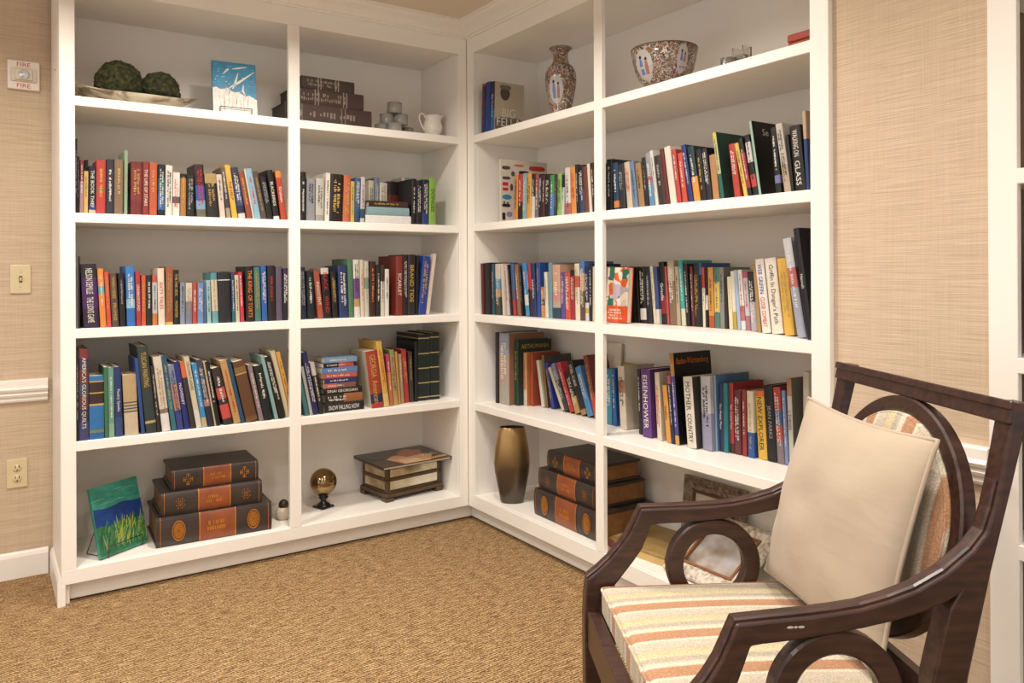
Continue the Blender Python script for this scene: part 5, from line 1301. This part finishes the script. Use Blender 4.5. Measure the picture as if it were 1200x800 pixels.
# back frame, leaning
SL = .22; ang = math.atan(SL)
def MB_(): return T0@Matrix.Translation((.487, .325, .993))@Matrix.Rotation(ang, 4, 'Y')   # local z up the back, front face x=0
HWB = .291
def bb(name, lo, hi, bev=.003):
    bm = newbm(); box(bm, lo, hi, bev, M=MB_(), seg=2); return obj(name, bm, WOOD, chair)
bb('top_rail', (-.0025, -HWB+.0002, -.036), (.0295, HWB-.0002, .002))
bm = newbm(); box(bm, (-.0065, -HWB-.0008, -.012), (.001, HWB+.0008, .0035), .002, M=MB_()); obj('top_rail_bead', bm, WOOD, chair)
bb('lower_rail', (-.002, -HWB+.0405, -.545), (.028, HWB-.0405, -.508))
def ellring(ro, ri, x0, x1, zc, name, mat, n=72, parent=chair, bv=.004, ky=1.0):
    bm = newbm(); sec = [(ri, x0+bv), (ri+bv, x0), (ro-bv, x0), (ro, x0+bv), (ro, x1-bv), (ro-bv, x1), (ri+bv, x1), (ri, x1-bv)]
    rg = [[bm.verts.new(MB_()@Vector((x_, ky*r_*math.cos(2*math.pi*i/n), zc+r_*math.sin(2*math.pi*i/n)))) for r_, x_ in sec] for i in range(n)]
    for i in range(n):
        a, c = rg[i], rg[(i+1) % n]
        for k in range(8): bm.faces.new((a[k], c[k], c[(k+1) % 8], a[(k+1) % 8]))
    bmesh.ops.recalc_face_normals(bm, faces=bm.faces); return obj(name, bm, mat, parent)
ZC = -.272
ellring(.237, .205, -.004, .026, ZC, 'back_ring', WOOD)
# striped cloth
def stripes(name, axis, period, off=0, bdist=.0012):
    m, nt, b = base_mat(name); L = nt.links
    tc = N(nt, 'ShaderNodeTexCoord'); sp = N(nt, 'ShaderNodeSeparateXYZ'); L.new(tc.outputs['Object'], sp.inputs[0])
    a = N(nt, 'ShaderNodeMath', operation='MULTIPLY_ADD'); L.new(sp.outputs[axis], a.inputs[0]); a.inputs[1].default_value = 1/period; a.inputs[2].default_value = off
    fr = N(nt, 'ShaderNodeMath', operation='FRACT'); L.new(a.outputs[0], fr.inputs[0])
    r = N(nt, 'ShaderNodeValToRGB'); cr = r.color_ramp; cr.interpolation = 'LINEAR'
    st = [(0, '#d8cebc'), (.05, '#e8dfcf'), (.08, '#b98a68'), (.30, '#be906c'), (.34, '#e6dccc'), (.42, '#dcd2be'), (.46, '#bdb4a4'), (.54, '#b9b0a0'), (.60, '#d8cba8'), (.72, '#d2c298'), (.78, '#c6bcaa'), (.92, '#cec4b2')]
    while len(cr.elements) < len(st): cr.elements.new(.5)
    for e, (p, c) in zip(cr.elements, st): e.position = p; e.color = lin(c)
    L.new(fr.outputs[0], r.inputs['Fac'])
    wv = N(nt, 'ShaderNodeTexVoronoi'); wv.inputs['Scale'].default_value = 260; L.new(tc.outputs['Object'], wv.inputs['Vector'])
    mx = N(nt, 'ShaderNodeMixRGB', blend_type='MULTIPLY'); mx.inputs[0].default_value = 1
    rr = N(nt, 'ShaderNodeValToRGB'); rr.color_ramp.elements[0].position = .15; rr.color_ramp.elements[1].position = .6; rr.color_ramp.elements[0].color = (1, 1, 1, 1); rr.color_ramp.elements[1].color = (.72, .69, .63, 1)
    L.new(wv.outputs['Distance'], rr.inputs['Fac']); L.new(r.outputs['Color'], mx.inputs[1]); L.new(rr.outputs['Color'], mx.inputs[2]); L.new(mx.outputs[0], b.inputs['Base Color'])
    b.inputs['Roughness'].default_value = .85; b.inputs['Sheen Weight'].default_value = .15
    bp = N(nt, 'ShaderNodeBump'); bp.inputs['Strength'].default_value = .5; bp.inputs['Distance'].default_value = bdist; bp.invert = True
    L.new(wv.outputs['Distance'], bp.inputs['Height']); L.new(bp.outputs['Normal'], b.inputs['Normal'])
    return m
CLOTH = stripes('striped_weave', 'Y', .1365, .14); CLOTHB = stripes('striped_weave_back', 'Y', .1365, .55)
# back pad: domed disc
bm = newbm(); n = 64; K = 12; rg = []
for j in range(K+1):
    rr_ = .2045*math.sin(math.pi/2*j/K); x_ = -.004-.022*math.cos(math.pi/2*j/K)**.8 if j < K else -.002
    rg.append([bm.verts.new(MB_()@Vector((x_, rr_*math.cos(2*math.pi*i/n), ZC+rr_*math.sin(2*math.pi*i/n)))) for i in range(n)] if j else [bm.verts.new(MB_()@Vector((x_, 0, ZC)))])
back = [bm.verts.new(MB_()@Vector((.022, .2045*math.cos(2*math.pi*i/n), ZC+.2045*math.sin(2*math.pi*i/n)))) for i in range(n)]
for i in range(n):
    bm.faces.new((rg[0][0], rg[1][i], rg[1][(i+1) % n])).smooth = True
    for j in range(1, K): bm.faces.new((rg[j][i], rg[j+1][i], rg[j+1][(i+1) % n], rg[j][(i+1) % n])).smooth = True
    bm.faces.new((rg[K][i], back[i], back[(i+1) % n], rg[K][(i+1) % n]))
bm.faces.new(back); bmesh.ops.recalc_face_normals(bm, faces=bm.faces); pad = obj('back_pad', bm, CLOTHB, chair)
bm = newbm(); tube(bm, [MB_()@Vector((-.008, .2*math.cos(2*math.pi*i/n), ZC+.2*math.sin(2*math.pi*i/n))) for i in range(n)], .0035, 8, closed=True); obj('piping', bm, CLOTHB, pad)
# seat cushion
def rbox(name, lo, hi, dome, rad, mat, parent, nx=26, ny=30):
    bm = newbm(); X0, Y0, Z0 = lo; X1, Y1, Z1 = hi
    def pt(u, v, top):
        x = X0+(X1-X0)*u; y = Y0+(Y1-Y0)*v; e = min(u, 1-u)*(X1-X0), min(v, 1-v)*(Y1-Y0)
        d = min(e); k = 0
        if d < rad: k = rad-math.sqrt(max(0, rad*rad-(rad-d)**2))
        # rounded plan corners
        cxr = .02; ex_, ey_ = e
        z = (Z1+dome*math.sin(math.pi*u)**.5*math.sin(math.pi*v)**.5-k) if top else Z0
        return (x, y, z)
    us = [0, .004, .012, .025]+[.05+.9*i/(nx-1) for i in range(nx)]+[.975, .988, .996, 1]
    vs_ = [0, .004, .010, .02]+[.04+.92*i/(ny-1) for i in range(ny)]+[.98, .99, .996, 1]
    G_ = [[bm.verts.new(pt(u, v, True)) for v in vs_] for u in us]; Bt = [[bm.verts.new(pt(u, v, False)) for v in vs_] for u in us]
    a, c = len(us), len(vs_)
    for i in range(a-1):
        for j in range(c-1):
            bm.faces.new((G_[i][j], G_[i+1][j], G_[i+1][j+1], G_[i][j+1])).smooth = True; bm.faces.new((Bt[i][j], Bt[i][j+1], Bt[i+1][j+1], Bt[i+1][j]))
    for i in range(a-1):
        bm.faces.new((G_[i][0], Bt[i][0], Bt[i+1][0], G_[i+1][0])); bm.faces.new((G_[i][-1], G_[i+1][-1], Bt[i+1][-1], Bt[i][-1]))
    for j in range(c-1):
        bm.faces.new((G_[0][j], G_[0][j+1], Bt[0][j+1], Bt[0][j])); bm.faces.new((G_[-1][j], Bt[-1][j], Bt[-1][j+1], G_[-1][j+1]))
    bmesh.ops.recalc_face_normals(bm, faces=bm.faces)
    for v in bm.verts: v.co = T0@v.co
    return obj(name, bm, mat, parent)
cush = rbox('seat_cushion', (-.098, .052, .4205), (.345, .598, .478), .012, .012, CLOTH, chair)
bm = newbm(); q = .012; pts = []
for (cx0, cy0, a0) in ((-.088, .062, 180), (.335, .062, 270), (.335, .588, 0), (-.088, .588, 90)):
    for k in range(7): a = R(a0+15*k); pts.append((cx0-.2+.0105*math.cos(a), cy0-.325+.0105*math.sin(a), .4745))
tube(bm, pts, .0038, 8, closed=True); obj('piping', bm, CLOTH, cush)
# worn white chip on the near arm
bm = newbm(); rnd = random.Random(2)
for k in range(3):
    x = .088+k*.009; bm.faces.new([bm.verts.new((x-.2+.006*math.cos(a*.9)*(1 if k != 1 else .5), .0065-.325-.0012, .647+.0022*math.sin(a*.9))) for a in range(7)])
obj('worn_spot', bm, plain('#b8b4ae', .6), chair)
# ------------------------------------------------------------------ pillow
c3 = {}
def hit(px, py, X):
    d = ray(px, py); P0 = A2+EX*X; t = (P0-CAM).dot(EX)/d.dot(EX); return CAM+d*t
def loc(P): return MC.inverted()@P
TL = loc(hit(948, 466, .392)); TR = loc(hit(1099, 516, .415)); BLp = loc(hit(897, 667, .298)); BRp = loc(hit(1030, 796, .300))

PIL = ramp_mat('beige_cotton', ((.3, '#a99985'), (.7, '#b3a28d')), vec=('Object', (1, 1, 1)), scale=6, detail=3, rough=.8)
n1, nt = PIL, PIL.node_tree; L = nt.links; b = nt.nodes['Principled BSDF']; b.inputs['Sheen Weight'].default_value = .2
tc = N(nt, 'ShaderNodeTexCoord'); wv = N(nt, 'ShaderNodeTexNoise'); wv.inputs['Scale'].default_value = 9; wv.inputs['Detail'].default_value = 3; wv.inputs['Distortion'].default_value = .6; mp = N(nt, 'ShaderNodeMapping'); mp.inputs['Scale'].default_value = (1, .6, 1.8); L.new(tc.outputs['Object'], mp.inputs['Vector']); L.new(mp.outputs['Vector'], wv.inputs['Vector'])
w2 = N(nt, 'ShaderNodeTexNoise'); w2.inputs['Scale'].default_value = 420; L.new(tc.outputs['Object'], w2.inputs['Vector'])
ad = N(nt, 'ShaderNodeMath', operation='MULTIPLY_ADD'); L.new(w2.outputs['Fac'], ad.inputs[0]); ad.inputs[1].default_value = .05; L.new(wv.outputs['Fac'], ad.inputs[2])
bp = N(nt, 'ShaderNodeBump'); bp.inputs['Strength'].default_value = .4; bp.inputs['Distance'].default_value = .006; L.new(ad.outputs[0], bp.inputs['Height']); L.new(bp.outputs['Normal'], b.inputs['Normal'])
pil = thing('pillow', 'square beige throw pillow with piped edge leaning in the armchair', 'pillow', M=MC)
def edge(u, v):   # sides bow inwards between the corners
    P = BLp.lerp(BRp, u).lerp(TL.lerp(TR, u), v)
    du = (BRp-BLp).lerp(TR-TL, v); dv = (TL-BLp).lerp(TR-BRp, u)
    s = .035
    P = P+dv*(s*4*u*(1-u))*(1-2*v)*1.0*(1 if True else 0)+du*(s*4*v*(1-v))*(1-2*u)
    return P
nrm = (BRp-BLp).cross(TL-BLp).normalized()     # faces forward-ish
if nrm.x > 0: nrm = -nrm
n = 34; bm = newbm(); F_ = []; Bk = []
def prof_(u, v): return (max(0, 4*u*(1-u))**.55)*(max(0, 4*v*(1-v))**.55)
from mathutils import noise as _n
for i in range(n+1):
    F_.append([]); Bk.append([])
    for j in range(n+1):
        u = .5-.5*math.cos(math.pi*i/n); v = .5-.5*math.cos(math.pi*j/n); P = edge(u, v); h = prof_(u, v)
        wr = .010*_n.noise(Vector((u*4+v*2, v*5-u*2, .3)))*h
        F_[-1].append(bm.verts.new(P+nrm*(.070*h+wr))); 
        Bk[-1].append(F_[-1][-1] if (i in (0, n) or j in (0, n)) else bm.verts.new(P-nrm*(.052*h)))
for i in range(n):
    for j in range(n):
        bm.faces.new((F_[i][j], F_[i+1][j], F_[i+1][j+1], F_[i][j+1])).smooth = True
        q = (Bk[i][j], Bk[i][j+1], Bk[i+1][j+1], Bk[i+1][j])
        try: bm.faces.new(q).smooth = True
        except ValueError: pass
bmesh.ops.recalc_face_normals(bm, faces=bm.faces); obj('cushion', bm, PIL, pil)
bm = newbm(); pts = []
for s in range(4):
    for k in range(24):
        t_ = k/24; u, v = ((t_, 0), (1, t_), (1-t_, 1), (0, 1-t_))[s]; pts.append(edge(u, v))
tube(bm, pts, .0045, 8, closed=True); obj('piping', bm, PIL, pil)
# ------------------------------------------------------------------ lights
def down(x, y, e, size=.14, col=(1, .93, .85), spread=150):
    l = bpy.data.lights.new('downlight', 'AREA'); l.shape = 'DISK'; l.size = size; l.energy = e; l.color = col; l.spread = R(spread)
    o = bpy.data.objects.new('downlight', l); COL.objects.link(o); o.location = (x, y, CZ-.012); return o
for x, y, e in ((-2.0, -.62, 24), (-1.0, -.72, 26), (-.72, -1.45, 24), (-2.1, -2.0, 24), (-.9, -2.75, 22), (-3.0, -3.2, 30), (-1.8, -4.2, 30), (-3.2, -1.2, 20)): down(x, y, e*.60)
w = bpy.data.worlds.new('world'); SC.world = w; w.use_nodes = True; bg = w.node_tree.nodes['Background']; bg.inputs['Color'].default_value = (1, .965, .925, 1); bg.inputs['Strength'].default_value = 1.0
SC.view_settings.view_transform = 'Standard'; SC.view_settings.look = 'None'; SC.view_settings.gamma = 1; SC.view_settings.use_curve_mapping = False; SC.view_settings.exposure = 0.06
